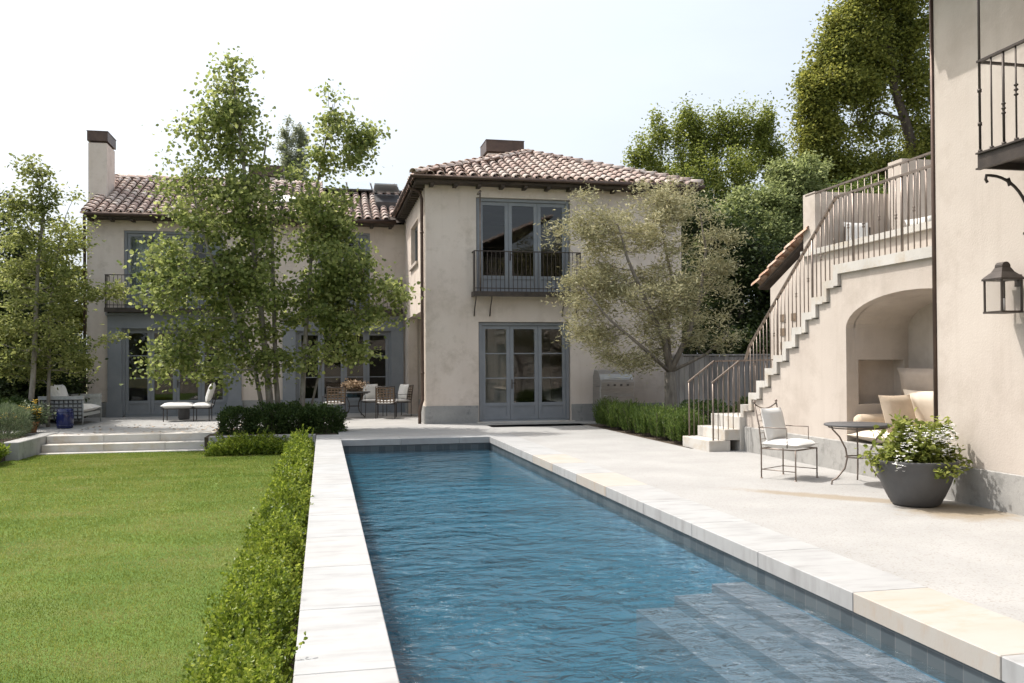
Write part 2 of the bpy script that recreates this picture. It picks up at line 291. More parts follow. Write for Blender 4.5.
# ------------------------------------------------------------------ mesh builder
class MB:
    def __init__(s): s.v = []; s.f = []; s.sm = []
    def add(s, vs, fs, smooth=False):
        o = len(s.v); s.v.extend([tuple(float(c) for c in p) for p in vs])
        for f in fs: s.f.append(tuple(i+o for i in f)); s.sm.append(smooth)
        return s
    def box(s, x0, x1, y0, y1, z0, z1):
        return s.add([(x0,y0,z0),(x1,y0,z0),(x1,y1,z0),(x0,y1,z0),(x0,y0,z1),(x1,y0,z1),(x1,y1,z1),(x0,y1,z1)],
              [(0,3,2,1),(4,5,6,7),(0,1,5,4),(1,2,6,5),(2,3,7,6),(3,0,4,7)])
    def bbox(s, x0, x1, y0, y1, z0, z1, b=.008):     # box with chamfered upright and top edges
        pr = [(x0+b,y0),(x1-b,y0),(x1,y0+b),(x1,y1-b),(x1-b,y1),(x0+b,y1),(x0,y1-b),(x0,y0+b)]
        inr = [(x0+b,y0+b),(x1-b,y0+b),(x1-b,y0+b),(x1-b,y1-b),(x1-b,y1-b),(x0+b,y1-b),(x0+b,y1-b),(x0+b,y0+b)]
        vs = [(x,y,z0) for x,y in pr]+[(x,y,z1-b) for x,y in pr]+[(x0+b,y0+b,z1),(x1-b,y0+b,z1),(x1-b,y1-b,z1),(x0+b,y1-b,z1)]
        fs = [(i,(i+1)%8,8+(i+1)%8,8+i) for i in range(8)]
        fs += [(8,9,17,16),(9,10,17),(10,11,18,17),(11,12,18),(12,13,19,18),(13,14,19),(14,15,16,19),(15,8,16),(16,17,18,19),(7,6,5,4,3,2,1,0)]
        return s.add(vs, fs)
    def tube(s, pts, r, n=6, cap=True, smooth=True):
        pts = [Vector(p) for p in pts]; k = len(pts)
        rs = r if isinstance(r, (list, tuple, np.ndarray)) else [r]*k
        vs = []; a = None
        for i, p in enumerate(pts):
            d = (pts[min(i+1, k-1)]-pts[max(i-1, 0)])
            if d.length < 1e-9: d = Vector((0, 0, 1))
            d.normalize()
            if a is None: a = d.orthogonal().normalized()
            else:
                a = a - d*a.dot(d)
                a = a.normalized() if a.length > 1e-6 else d.orthogonal().normalized()
            b = d.cross(a)
            for j in range(n):
                t = 2*math.pi*(j+.5)/n; q = p + (a*math.cos(t)+b*math.sin(t))*rs[i]; vs.append(q)
        fs = [(i*n+j, i*n+(j+1)%n, (i+1)*n+(j+1)%n, (i+1)*n+j) for i in range(k-1) for j in range(n)]
        s.add(vs, fs, smooth)
        if cap:
            o = len(s.v)-k*n
            s.f.append(tuple(o+j for j in range(n))[::-1]); s.sm.append(False)
            s.f.append(tuple(o+(k-1)*n+j for j in range(n))); s.sm.append(False)
        return s
    def prism(s, poly, axis, a, b):        # poly of 2-D points extruded along an axis
        def P(p, c):
            return {'x': (c, p[0], p[1]), 'y': (p[0], c, p[1]), 'z': (p[0], p[1], c)}[axis]
        n = len(poly)
        s.add([P(p, a) for p in poly]+[P(p, b) for p in poly],
              [tuple(range(n))[::-1], tuple(range(n, 2*n))]+[(i, (i+1) % n, n+(i+1) % n, n+i) for i in range(n)])
        return s
    def lathe(s, prof, n=24, c=(0, 0, 0), smooth=True):
        vs = []
        for r, z in prof:
            for j in range(n):
                t = 2*math.pi*j/n; vs.append((c[0]+r*math.cos(t), c[1]+r*math.sin(t), c[2]+z))
        k = len(prof)
        return s.add(vs, [(i*n+j, i*n+(j+1) % n, (i+1)*n+(j+1) % n, (i+1)*n+j) for i in range(k-1) for j in range(n)], smooth)
    def pillow(s, cx, cy, cz, w, d, t, rx=0, ry=0, rz=0, n=10, pinch=.06):     # a cushion lying in xy before rotation
        from mathutils import Euler
        e = Euler((rx, ry, rz)); vs = []; fs = []
        for sd_ in (1, -1):
            for i in range(n+1):
                for j in range(n+1):
                    a = -1+2*i/n; b = -1+2*j/n
                    th = t/2*((1-abs(a)**4)*(1-abs(b)**4))**.5
                    x = a*w/2*(1-pinch*(1-b*b)); y = b*d/2*(1-pinch*(1-a*a))
                    vs.append(Vector((cx, cy, cz))+e.to_matrix()@Vector((x, y, sd_*th)))
        m_ = (n+1)**2
        for i in range(n):
            for j in range(n):
                q = (i*(n+1)+j, (i+1)*(n+1)+j, (i+1)*(n+1)+j+1, i*(n+1)+j+1)
                fs.append(q); fs.append(tuple(m_+k for k in q[::-1]))
        return s.add(vs, fs, True)
    def build(s, name, mat, parent=None, loc=None):
        me = bpy.data.meshes.new(name)
        base = wloc(parent) if parent else np.zeros(3)
        if loc is not None: base = base+np.array(loc)
        vs = np.array(s.v) - base
        me.from_pydata([tuple(v) for v in vs], [], s.f); me.validate()
        if len(me.polygons) == len(s.sm): me.polygons.foreach_set('use_smooth', s.sm)
        me.materials.append(M[mat]); me.update()
        o = bpy.data.objects.new(name, me); COL.objects.link(o)
        if loc is not None: o.location = loc
        if parent: o.parent = parent
        return o
def wloc(o):
    p = np.array(o.location)
    return p + (wloc(o.parent) if o.parent else 0)
def tag(o, label=None, cat=None, group=None, kind=None):
    if label: o['label'] = label
    if cat: o['category'] = cat
    if group: o['group'] = group
    if kind: o['kind'] = kind
    return o
def thing(name, label, cat, loc=(0, 0, 0), group=None):
    o = bpy.data.objects.new(name, None); COL.objects.link(o); o.location = loc; o.empty_display_size = .2
    return tag(o, label, cat, group)
def struct(name, mb, mat): return tag(mb.build(name, mat), kind='structure')
def kids(o): return [c for c in bpy.data.objects if c.parent == o]
def copy_tree(o, parent=None):
    c = o.copy(); COL.objects.link(c)
    if parent: c.parent = parent
    for k in kids(o): copy_tree(k, c)
    return c

# ------------------------------------------------------------------ leaves
def np_mesh(name, V, Fq, mat, parent=None, smooth=False):
    me = bpy.data.meshes.new(name)
    if parent: V = V - wloc(parent)
    k = Fq.shape[1]
    me.vertices.add(len(V)); me.vertices.foreach_set('co', V.astype(np.float32).ravel())
    me.loops.add(Fq.size); me.loops.foreach_set('vertex_index', Fq.astype(np.int32).ravel())
    me.polygons.add(len(Fq)); me.polygons.foreach_set('loop_start', np.arange(0, Fq.size, k, dtype=np.int32))
    me.polygons.foreach_set('loop_total', np.full(len(Fq), k, dtype=np.int32))
    me.update(calc_edges=True); me.materials.append(M[mat])
    o = bpy.data.objects.new(name, me); COL.objects.link(o)
    if parent: o.parent = parent
    return o
def unit(a): return a/np.maximum(np.linalg.norm(a, axis=-1, keepdims=True), 1e-9)
T_OVAL = np.array([(0, 0, 0), (-.28, .35, .1), (-.22, .75, .06), (0, 1, -.06), (.22, .75, .06), (.28, .35, .1)])
T_STAR = np.array([(0, 0, 0), (-.52, .30, .1), (-.34, .78, .02), (0, 1, -.12), (.34, .78, .02), (.52, .30, .1)])
T_LONG = np.array([(0, 0, 0), (-.10, .35, .03), (-.09, .75, .02), (0, 1, -.03), (.09, .75, .02), (.10, .35, .03)])
LF = np.array([(0, 3, 2, 1), (0, 5, 4, 3)])
def leaves(name, P, size, mat, parent=None, tmpl=T_OVAL, D=None, upb=.5, var=.35, droop=0):
    n = len(P); T = tmpl
    if D is None:
        D = rng.normal(size=(n, 3)); D[:, 2] = D[:, 2]*.6 - droop
    D = unit(D)
    A = rng.normal(size=(n, 3)); A[:, 2] += upb*2
    S = unit(np.cross(D, A)); Nn = np.cross(S, D)
    sz = size*(1+var*rng.uniform(-1, 1, n))[:, None, None]
    V = P[:, None, :] + sz*(T[None, :, 0:1]*S[:, None, :]+T[None, :, 1:2]*D[:, None, :]+T[None, :, 2:3]*Nn[:, None, :])
    Fq = (np.arange(n)[:, None, None]*6 + LF[None]).reshape(-1, 4)
    return np_mesh(name, V.reshape(-1, 3), Fq, mat, parent)

def skeleton(mb, roots, targets, r_tip=.008, k_r=.55, bend=.15, n=5, minz=0, upw=.5):
    """roots: list of polylines [(p, r), ...]; targets: cluster centres. Joins each centre to its nearest node with a bent limb."""
    nodes_ = []; rad = []
    for pl in roots:
        mb.tube([p for p, r in pl], [r for p, r in pl], 8)
        for (p, r), (q, s_) in zip(pl, pl[1:]):
            p = np.array(p); q = np.array(q)
            for t in np.linspace(0, 1, 5)[:-1]:
                nodes_.append(p+(q-p)*t); rad.append(r+(s_-r)*t)
        nodes_.append(np.array(pl[-1][0])); rad.append(pl[-1][1])
    nodes_ = [x for x in nodes_]; 
    base = np.array(nodes_)
    targets = np.array(targets)
    d0 = np.array([np.min(np.linalg.norm(base-t, axis=1)) for t in targets])
    for i in np.argsort(d0):
        t = targets[i]; B = np.array(nodes_); rr = np.array(rad)
        dv = t-B; ds = np.linalg.norm(dv, axis=1)
        cost = ds + upw*np.maximum(0, B[:, 2]-t[2]+.2*ds) + np.where(B[:, 2] < minz, 5, 0) + np.where(rr < r_tip*1.3, .4, 0)
        j = int(np.argmin(cost)); a = B[j]; L = ds[j]
        if L < .05: continue
        r0 = max(r_tip, min(rr[j]*k_r, .012+.018*L))
        mid = a+(t-a)*.5+rng.normal(size=3)*bend*L*.4+np.array([0, 0, -.06*L])
        q1 = a+(mid-a)*.5+rng.normal(size=3)*bend*L*.15; q2 = mid+(t-mid)*.5+rng.normal(size=3)*bend*L*.15
        pts = [a, q1, mid, q2, t]; rs = np.linspace(r0, r_tip*.6, 5)
        mb.tube(pts, rs, n, cap=False)
        for p, r in zip(pts[1:], rs[1:]): nodes_.append(p); rad.append(r)

def blob_points(blobs, n, gap=0.0, gs=1.0, shell=.0):
    """blobs: (cx,cy,cz,rx,ry,rz[,weight]) -> n points filling them, thinned by a lumpy field"""
    W = np.array([(b[3]*b[5])**.85*(.5+b[4])**.5 for b in blobs]); W = W/W.sum()
    out = []; ph = rng.uniform(0, 6.28, 9)
    while len(out) < n:
        b = blobs[rng.choice(len(blobs), p=W)]
        d = unit(rng.normal(size=3))*(rng.uniform(shell, 1)**(1/2.6))
        p = np.array(b[:3])+d*np.array(b[3:6])
        f = math.sin(p[0]*2.1*gs+ph[0])+math.sin(p[1]*1.9*gs+ph[1])+math.sin(p[2]*2.3*gs+ph[2])+.7*math.sin((p[0]+p[2])*3.7*gs+ph[3])+.7*math.sin((p[0]-p[2])*3.3*gs+ph[4])
        if f < gap*3-1.8: continue
        out.append(p)
    return np.array(out)
def pxblobs(Y, lst):      # (u, v, ru, rv, dy, ry) in sight-line degrees of the picture turned to metres at depth Y
    out = []
    for b in lst:
        u, v, ru, rv = b[:4]; dy = b[4] if len(b) > 4 else 0
        p = at(u, v, Y+dy); k = (Y+dy)/F*1.02
        ry = b[5] if len(b) > 5 else ru*k*.9
        out.append((p[0], p[1], p[2], ru*k, ry, rv*k))
    return out
def tree(name, label, cat, base, trunks, blobs, ncl, nleaf, lsize, lmat, bark, tmpl=T_OVAL, rc=.35, gap=.1, gs=1., group=None, upb=.5, droop=.1, r_tip=.008, flat=.6, D=None, shell=0., minz=0, upw=.5, keepz=0.1):
    t = thing(name, label, cat, base, group)
    C = blob_points(blobs, ncl, gap, gs, shell)
    mb = MB(); skeleton(mb, trunks, C, r_tip=r_tip, minz=minz, upw=upw); mb.build('trunk', bark, t)
    per = nleaf//ncl
    k = np.repeat(np.arange(ncl), per)
    rcs = rc*rng.uniform(.6, 1.4, ncl)
    off = rng.normal(size=(len(k), 3))*.5; off[:, 2] *= flat
    P = C[k]+off*rcs[k][:, None]
    P = P[P[:, 2] > keepz]
    leaves('crown', P, lsize, lmat, t, tmpl, upb=upb, droop=droop)
    return t

# ================================================================== SETTING
PX0, PX1, PY0, PY1 = .36, 3.47, -2.0, 18.5        # pool opening in the coping
g = MB()
for a, b, c, d in ((-400, -13, -400, 500), (30, 400, -400, 500), (-13, 30, 36, 500), (-13, 30, -400, -6)): g.box(a, b, c, d, -.8, -.42)
g.box(-13, -.9, -6, 36, -.8, -.42)
struct('ground', g, 'ground')
g = MB(); g.add([(-13, -6, -.35), (-.62, -6, -.35), (-.62, 20.75, -.35), (-13, 20.75, -.35)], [(0, 1, 2, 3)])
struct('lawn', g, 'lawn_base')
# patio: one level of aggregate paving with the pool and the beds left out
g = MB()
def sheet(x0, x1, y0, y1, z=0, t=.12): g.box(x0, x1, y0, y1, z-t, z)
sheet(4.05, 12, -6, 14.9); sheet(4.05, 6.5, 14.9, 22.0); sheet(.34, 4.05, 19.08, 21.2); sheet(.34, 6.5, 21.2, 29.2); sheet(-2.6, .34, 22.9, 29.2); sheet(-6.05, -2.6, 21.45, 29.2)
sheet(-8.5, -6.05, 22.3, 29.2); sheet(6.5, 8.6, 22.05, 23.0); sheet(4.05, 4.06, 22, 22.01)
struct('patio', g, 'patio')
g = MB(); g.box(6.5, 20, 14.9, 22.05, -.3, -.03); g.box(8.6, 30, 22.05, 30, -.3, -.04); g.box(-2.55, .3, 20.3, 22.85, -.4, -.02); g.box(-.6, -.17, -6, 20.3, -.5, -.335); g.box(-2.4, -.17, 19.5, 20.3, -.5, -.337)
g.box(-13, -6.3, 18, 36, -.5, -.04)
struct('planting_bed', g, 'soil')

# coping slabs of the pool
g = MB(); gr = MB()
ys = [PY0-.6]; k = 0
def slabs(x0, x1, y0, y1, step, along='y', z0=-.125, rust=()):
    a, b = (y0, y1) if along == 'y' else (x0, x1)
    n = max(1, round((b-a)/step)); e = .0018
    for i in range(n):
        p, q = a+(b-a)*i/n+e, a+(b-a)*(i+1)/n-e
        T = gr if i in rust else g
        if along == 'y': T.bbox(x0, x1, p, q, z0, .004, .006)
        else: T.bbox(p, q, y0, y1, z0, .004, .006)
slabs(-.15, PX0, -2.6, 20.0, 1.22)
slabs(PX1, 4.045, -2.6, PY1, 1.3, rust=(5, 10, 12))
slabs(PX0+.002, 4.045, PY1, 19.08, 1.22, 'x')
slabs(PX0+.002, 4.045, -2.6, -2.0, 1.22, 'x')
cop = struct('pool_coping', g, 'slab')
struct('stained_coping', gr, 'slab_rust')
g = MB(); g.box(-.10, .30, -2.6, 19.9, -.5, -.127)     # wall carrying the left coping above the lawn
struct('coping_wall', g, 'plinth_light')
# pool basin
g = MB(); zb = -1.75; zt = -.30
def inner(mb, z0, z1, o=.0):
    x0, x1, y0, y1 = PX0-.03+o, PX1+.03-o, PY0-.03+o, PY1+.03-o
    mb.box(x0-.2, x0, y0-.2, y1+.2, z0, z1); mb.box(x1, x1+.2, y0-.2, y1+.2, z0, z1); mb.box(x0, x1, y1, y1+.2, z0, z1); mb.box(x0, x1, y0-.2, y0, z0, z1)
inner(g, zb, zt); g.box(PX0-.2, PX1+.2, PY0-.2, PY1+.2, zb-.2, zb)
struct('pool_basin', g, 'plaster')
g = MB(); inner(g, zt+.001, -.128, .004); struct('waterline_tiles', g, 'pool_tile')
g = MB(); g.box(PX0-.03, PX1+.03, PY0-.03, PY1+.03, -1.85, -.245)
o = struct('pool_water', g, 'water')
g = MB()
for i, (x, z) in enumerate(((3.2, -.315), (2.86, -.39), (2.52, -.48))): g.box(x, (3.2, 3.2, 2.86)[i] if i else PX1+.03, -1.0-.01*i, 6.93-.01*i, zb, z)
struct('pool_steps', g, 'plaster_step')
# terrace steps at the lawn's end
g = MB()
def edge_slabs(x0, x1, y0, y1, z, t, n):
    for i in range(n): g.bbox(x0+(x1-x0)*i/n+.003, x0+(x1-x0)*(i+1)/n-.003, y0, y1, z-t, z, .008)
edge_slabs(-6.03, -2.45, 21.35, 21.95, .005, .165, 3)
edge_slabs(-6.03, -2.2, 20.98, 21.42, -.165, .165, 3)
edge_slabs(-6.03, -2.2, 20.72, 21.05, -.33, .1, 3)
struct('terrace_steps', g, 'step')
# low retaining kerbs
g = MB(); g.bbox(-2.45, -.17, 20.2, 20.42, -.42, .0, .01); tag(g.build('kerb_wall', 'plinth_light'), 'low pale kerb behind the boxwood row in front of the dark shrubs', 'low wall')
g = MB(); g.bbox(-6.36, -6.04, 19.6, 22.4, -.42, .02, .012); tag(g.build('garden_wall', 'plinth_light'), 'low grey stone garden wall running from the steps along the left side of the lawn', 'low wall')

# ================================================================== HOUSE
def wall(mb, axis, c0, c1, a0, a1, z0, z1, holes):
    """wall slab with rectangular holes; axis='x': runs along x between y=c0..c1"""
    As = sorted(set([a0, a1]+[h[0] for h in holes]+[h[1] for h in holes])); Zs = sorted(set([z0, z1]+[h[2] for h in holes]+[h[3] for h in holes]))
    def solid(i, j):
        if i < 0 or j < 0 or i >= len(As)-1 or j >= len(Zs)-1: return False
        a = (As[i]+As[i+1])/2; z = (Zs[j]+Zs[j+1])/2
        return not any(h[0] < a < h[1] and h[2] < z < h[3] for h in holes)
    def P(a, c, z): return (a, c, z) if axis == 'x' else (c, a, z)
    def q(*p): mb.add(p, [(0, 1, 2, 3)])
    for i in range(len(As)-1):
        for j in range(len(Zs)-1):
            if not solid(i, j): continue
            A, B, Z, Y = As[i], As[i+1], Zs[j], Zs[j+1]
            q(P(A, c0, Z), P(B, c0, Z), P(B, c0, Y), P(A, c0, Y)); q(P(B, c1, Z), P(A, c1, Z), P(A, c1, Y), P(B, c1, Y))
            if not solid(i-1, j): q(P(A, c1, Z), P(A, c0, Z), P(A, c0, Y), P(A, c1, Y))
            if not solid(i+1, j): q(P(B, c0, Z), P(B, c1, Z), P(B, c1, Y), P(B, c0, Y))
            if not solid(i, j-1): q(P(A, c0, Z), P(A, c1, Z), P(B, c1, Z), P(B, c0, Z))
            if not solid(i, j+1): q(P(A, c0, Y), P(B, c0, Y), P(B, c1, Y), P(A, c1, Y))
    return mb

def half_tile(mb, p, s, e, n, r0, r1, L, lift):
    """one barrel tile: p = lower-end centre, s up-slope, e across, n normal"""
    vs = []; K = 6; th = .016
    for (q, r, h) in ((p+n*lift, r0, 0), (p+s*L, r1, 0)):
        for rr in (r, r-th):
            for k in range(K+1):
                a = math.pi*k/K; vs.append(q+e*(-math.cos(a)*rr)+n*(math.sin(a)*rr*.9))
    m1 = K+1; fs = []
    for k in range(K):
        fs.append((k, k+1, 2*m1+k+1, 2*m1+k)); fs.append((m1+k+1, m1+k, 3*m1+k, 3*m1+k+1)); fs.append((k+1, k, m1+k, m1+k+1))
    mb.add(vs, fs, True)
def roof_slope(tiles, pan, p0, e, s, width, length, keep, pitch=.285, course=.36, underlay=None, pans=True):
    p0 = Vector(p0); e = Vector(e).normalized(); s = Vector(s).normalized(); n = e.cross(s).normalized()
    if n.z < 0: n = -n
    nc = int(width/pitch); nr = int(length/course)+1
    for i in range(nc+1):
        for j in range(nr):
            c = p0+e*((i+.5)*pitch)+s*(j*course)
            cc = c+s*course*.5
            if not keep(cc): continue
            jit = Vector((0, 0, 0)); rr = random.uniform(.96, 1.05)
            sk_ = (s+e*random.uniform(-.02, .02)).normalized()
            half_tile(tiles, c+n*.03+e*random.uniform(-.008, .008)+s*random.uniform(-.012, .012), sk_, e, n, .105*rr, .088*rr, course+.05, .028+random.uniform(0, .01))
            if pans:
                cp = c+e*(-pitch/2)
                vs = []
                for q in (cp+n*.035, cp+s*(course+.03)+n*.015):
                    for k in range(5):
                        a = math.pi*k/4; vs.append(q+e*(-math.cos(a)*.105)-n*(math.sin(a)*.05))
                pan.add(vs, [(k, k+1, 6+k, 5+k) for k in range(4)], True)
def ridge(tiles, a, b, r=.12, L=.4):
    a = Vector(a); b = Vector(b); d = (b-a); n_ = max(1, int(d.length/(L*.88))); s = d.normalized(); e = s.cross(Vector((0, 0, 1))).normalized(); n = e.cross(s)
    for i in range(n_+1):
        half_tile(tiles, a+s*(i*L*.88), s, e, n, r*random.uniform(.97, 1.05), r*.85, L, .035+random.uniform(0, .01))

def french_door(parent, name, x0, x1, z0, z1, y, n, rows, kick, mat='frame', label=None, fw_=.075, stile=.095, gaps=None, handle=True, glass_z=None):
    """frame with n leaves each with glazing above a solid kick panel"""
    f = MB()
    f.box(x0, x0+fw_, y-.03, y+.12, z0, z1); f.box(x1-fw_, x1, y-.03, y+.12, z0, z1); f.box(x0+fw_, x1-fw_, y-.03, y+.12, z1-fw_, z1); f.box(x0+fw_, x1-fw_, y-.05, y+.12, z0-.03, z0+.025)
    fo = f.build(name, mat, parent)
    if label: fo['label'] = label
    W = (x1-x0-2*fw_)/n; z0_ = z0+.03; z1_ = z1-fw_-.005
    for i in range(n):
        a = x0+fw_+W*i+.004; b = a+W-.008; l = MB(); yy = y+.02
        l.box(a, a+stile, yy, yy+.055, z0_, z1_); l.box(b-stile, b, yy, yy+.055, z0_, z1_)
        l.box(a+stile, b-stile, yy, yy+.055, z1_-stile, z1_); l.box(a+stile, b-stile, yy, yy+.055, z0_, z0_+.12); l.box(a+stile, b-stile, yy, yy+.055, z0+kick-.09, z0+kick)
        l.box(a+stile, b-stile, yy+.02, yy+.045, z0_+.12, z0+kick-.09)
        gz0 = z0+kick; gz1 = z1_-stile
        for r in range(1, rows):
            z = gz0+(gz1-gz0)*r/rows; l.box(a+stile, b-stile, yy+.012, yy+.045, z-.014, z+.014)
        lo = l.build('door_leaf', mat, fo)
        MB().box(a+stile-.01, b-stile+.01, yy+.025, yy+.033, gz0-.01, gz1+.01).build('glass', 'glass', fo)
        if handle and i in (n//2, n//2-1) and n > 1 and i == n//2:
            h = MB(); h.box(a+.03, a+.06, yy-.012, yy, z0+.85, z0+1.1); h.tube([(a+.045, yy, z0+1), (a+.045, yy-.05, z0+1), (a+.14, yy-.05, z0+1)], .009)
            h.build('handle', 'iron', fo)
    return fo
def balcony(parent, x0, x1, y, z, depth=.42, rh=1.05, brackets=(), spacing=.115, label=None, rod=None):
    b = MB(); b.box(x0, x1, y-depth, y-.002, z-.07, z+.01); b.box(x0-.02, x1+.02, y-depth-.02, y-depth+.03, z-.1, z+.03); b.box(x0-.02, x0+.03, y-depth+.03, y-.002, z-.1, z+.03); b.box(x1-.03, x1+.02, y-depth+.03, y-.002, z-.1, z+.03)
    bo = b.build('balcony', 'iron', parent)
    if label: bo['label'] = label
    r = MB(); yf = y-depth+.01
    r.box(x0-.01, x1+.01, yf-.018, yf+.018, z+rh-.012, z+rh+.012); r.box(x0, x1, yf-.012, yf+.012, z+.10, z+.122)
    for xs in (x0+.012, x1-.012):
        r.box(xs-.018, xs+.018, yf+.018, y-.002, z+rh-.01, z+rh+.01); r.box(xs-.014, xs+.014, yf-.014, yf+.014, z+.03, z+rh-.012)
        for k in range(1, int(depth/.12)): r.box(xs-.007, xs+.007, yf+k*.12-.007, yf+k*.12+.007, z+.01, z+rh-.01)
    n = int((x1-x0)/spacing)
    for i in range(1, n):
        x = x0+(x1-x0)*i/n; r.box(x-.007, x+.007, yf-.007, yf+.007, z+.03, z+rh-.012)
    r.build('railing', 'iron', bo)
    for bx in brackets:
        c = MB(); pts = [(bx, y-depth+.05, z-.1), (bx, y-depth+.06, z-.18), (bx, y-depth*.55, z-.28), (bx, y-.12, z-.40), (bx, y-.03, z-.60)]
        c.tube(pts, .016, 6); c.build('bracket', 'iron', bo)
    if rod:
        c = MB(); c.tube([(rod, y-depth+.06, z+.03), (rod, y-depth+.06, z+2.62)], .022, 8); c.tube([(rod-.07, y-depth+.06, z+2.55), (rod+.02, y-depth+.06, z+2.66)], .03, 8); c.build('support_rod', 'rail', bo)
    return bo

H = thing('house', 'two storey cream stucco house with clay tile roofs beyond the pool', 'house', (0, 28.8, 0))
# --- main wing walls
Y0 = 28.8
ug = [(-5.95, -3.05, 3.34, 5.72), (-.14, 1.5, 3.34, 5.82)]
gg = [(-6.4, -2.5, .0, 3.18), (-1.25, 2.56, .0, 3.12)]
mb = MB(); wall(mb, 'x', Y0, Y0+.3, -7.0, 2.62, -.05, 6.12, ug+gg)
wall(mb, 'y', -7.0, -6.7, Y0+.3, 36.2, -.05, 6.12, []); wall(mb, 'x', 36.2, 36.5, -7.0, 9.75, -.05, 6.12, [])
mb.prism([(Y0+.302, 6.1), (36.2, 6.1), (32.6, 7.95)], 'x', -7.0, -6.7)
mb.build('wall', 'stucco', H)
for a, b in ((-7.02, -6.42), (-2.48, -1.27)): MB().box(a, b, Y0-.03, Y0-.001, -.03, .46).build('plinth', 'plinth', H)
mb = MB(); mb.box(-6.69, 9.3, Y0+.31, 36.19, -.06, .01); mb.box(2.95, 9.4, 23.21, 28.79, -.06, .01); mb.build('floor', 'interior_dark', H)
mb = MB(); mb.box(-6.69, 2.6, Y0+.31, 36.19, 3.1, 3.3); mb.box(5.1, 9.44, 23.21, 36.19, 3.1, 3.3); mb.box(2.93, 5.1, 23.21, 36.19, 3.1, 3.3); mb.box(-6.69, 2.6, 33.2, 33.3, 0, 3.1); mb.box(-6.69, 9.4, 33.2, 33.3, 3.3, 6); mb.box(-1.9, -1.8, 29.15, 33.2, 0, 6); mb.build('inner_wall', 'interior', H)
# surrounds (painted timber piers and entablature) of the ground floor doors
for (a, b, zt_) in ((-6.4, -2.5, 3.18), (-1.25, 2.56, 3.12)):
    f = MB(); yb = Y0-.10
    f.box(a, a+.40, yb, Y0+.2, 0, zt_-.42); f.box(b-.40, b, yb, Y0+.2, 0, zt_-.42)
    f.box(a-.0, b, yb, Y0+.2, zt_-.42, zt_-.08); f.box(a-.05, b+.04, yb-.06, Y0+.2, zt_-.08, zt_)
    f.box(a-.03, a+.43, yb-.03, yb, .0, .46); f.box(b-.43, b+.03, yb-.03, yb, .0, .46)
    f.box(a+.03, b-.03, yb-.02, yb, zt_-.47, zt_-.42)
    f.build('door_surround', 'frame', H)
french_door(H, 'french_door', -6.0, -2.9, .03, 2.74, Y0+.03, 4, 3, .46)
french_door(H, 'french_door', -.85, 2.16, .03, 2.68, Y0+.03, 4, 3, .46)
for x0, x1, z1 in ((-5.95, -3.05, 5.72), (-.14, 1.5, 5.82)):
    french_door(H, 'upper_french_door', x0, x1, 3.36, z1, Y0+.08, 3 if x1-x0 > 2 else 2, 1, .40)
c = MB()
for x0, x1 in ((-5.9, -5.3), (-4.9, -4.4), (-3.6, -3.1)):
    vs = []; n = 24
    for i in range(n+1):
        x = x0+(x1-x0)*i/n; vs += [(x, Y0+.42+.03*math.sin(i*1.9), 3.35), (x, Y0+.42+.03*math.sin(i*1.9), 5.65)]
    c.add(vs, [(2*i, 2*i+2, 2*i+3, 2*i+1) for i in range(n)], True)
c.build('curtain', 'curtain', H)
balcony(H, -6.4, -2.4, Y0, 3.29, .40, 1.02)
balcony(H, -.6, 2.5, Y0, 3.29, .40, .98)
# --- right wing walls
YW = 22.9
uw = (3.97, 6.55, 3.46, 5.97); lw = (4.02, 6.53, .0, 2.67)
mb = MB(); wall(mb, 'x', YW, YW+.3, 2.62, 9.75, -.05, 6.36, [uw, lw])
lo = (23.85, 27.78, -.05, 3.0); sw = (24.7, 26.68, 4.46, 5.66)
wall(mb, 'y', 2.62, 2.92, YW+.3, 36.2, -.05, 6.36, [lo, sw]); wall(mb, 'y', 9.45, 9.75, YW+.3, 36.2, -.05, 6.36, [])
mb.build('wall', 'stucco', H)
mb = MB()   # loggia behind the side opening
wall(mb, 'x', 27.80, 27.9, 2.921, 5.0, 0, 3.08, []); wall(mb, 'x', 23.75, 23.85, 2.921, 5.0, 0, 3.08, []); wall(mb, 'y', 5.0, 5.1, 23.75, 27.9, 0, 3.08, []); mb.box(2.921, 5.0, 23.85, 27.8, 3.02, 3.09)
mb.build('loggia', 'stucco_light', H)
for bx_ in ((2.95, 4.99, 27.77, 27.799, 0, .45), (2.59, 2.619, 27.8, Y0-.14, -.03, .45), (2.59, 2.619, YW+.001, 23.83, -.03, .45), (2.59, 4.0, YW-.03, YW-.001, -.03, .46), (6.55, 9.78, YW-.03, YW-.001, -.03, .46)): MB().box(*bx_).build('plinth', 'plinth', H)
mb = MB(); mb.box(4.2, 4.9, 27.755, 27.769, .0, 2.2); mb.build('loggia_door', 'frame_dark', H)
f = MB(); f.box(2.74, 2.8, 24.72, 24.8, 4.47, 5.65); f.box(2.74, 2.8, 26.58, 26.66, 4.47, 5.65); f.box(2.74, 2.8, 24.8, 26.58, 5.57, 5.65); f.box(2.74, 2.8, 24.8, 26.58, 4.47, 4.55); f.box(2.745, 2.795, 25.66, 25.72, 4.55, 5.57)
wo = f.build('window', 'frame', H)
MB().box(2.765, 2.773, 24.79, 26.59, 4.54, 5.58).build('glass', 'glass', wo); MB().box(2.55, 2.74, 24.62, 26.76, 4.38, 4.458).build('sill', 'stucco_light', wo)
french_door(H, 'upper_french_door', 3.99, 6.53, 3.47, 5.96, YW+.10, 3, 1, .44)
french_door(H, 'french_door', 4.04, 6.51, .04, 2.66, YW+.10, 3, 3, .48)
f = MB(); f.bbox(3.95, 6.6, YW-.22, YW+.06, -.03, .03, .008); f.build('threshold', 'step', H)
balcony(H, 3.85, 6.73, YW, 3.42, .38, 1.08, brackets=(3.9, 4.32, 6.3, 6.68), rod=4.02)
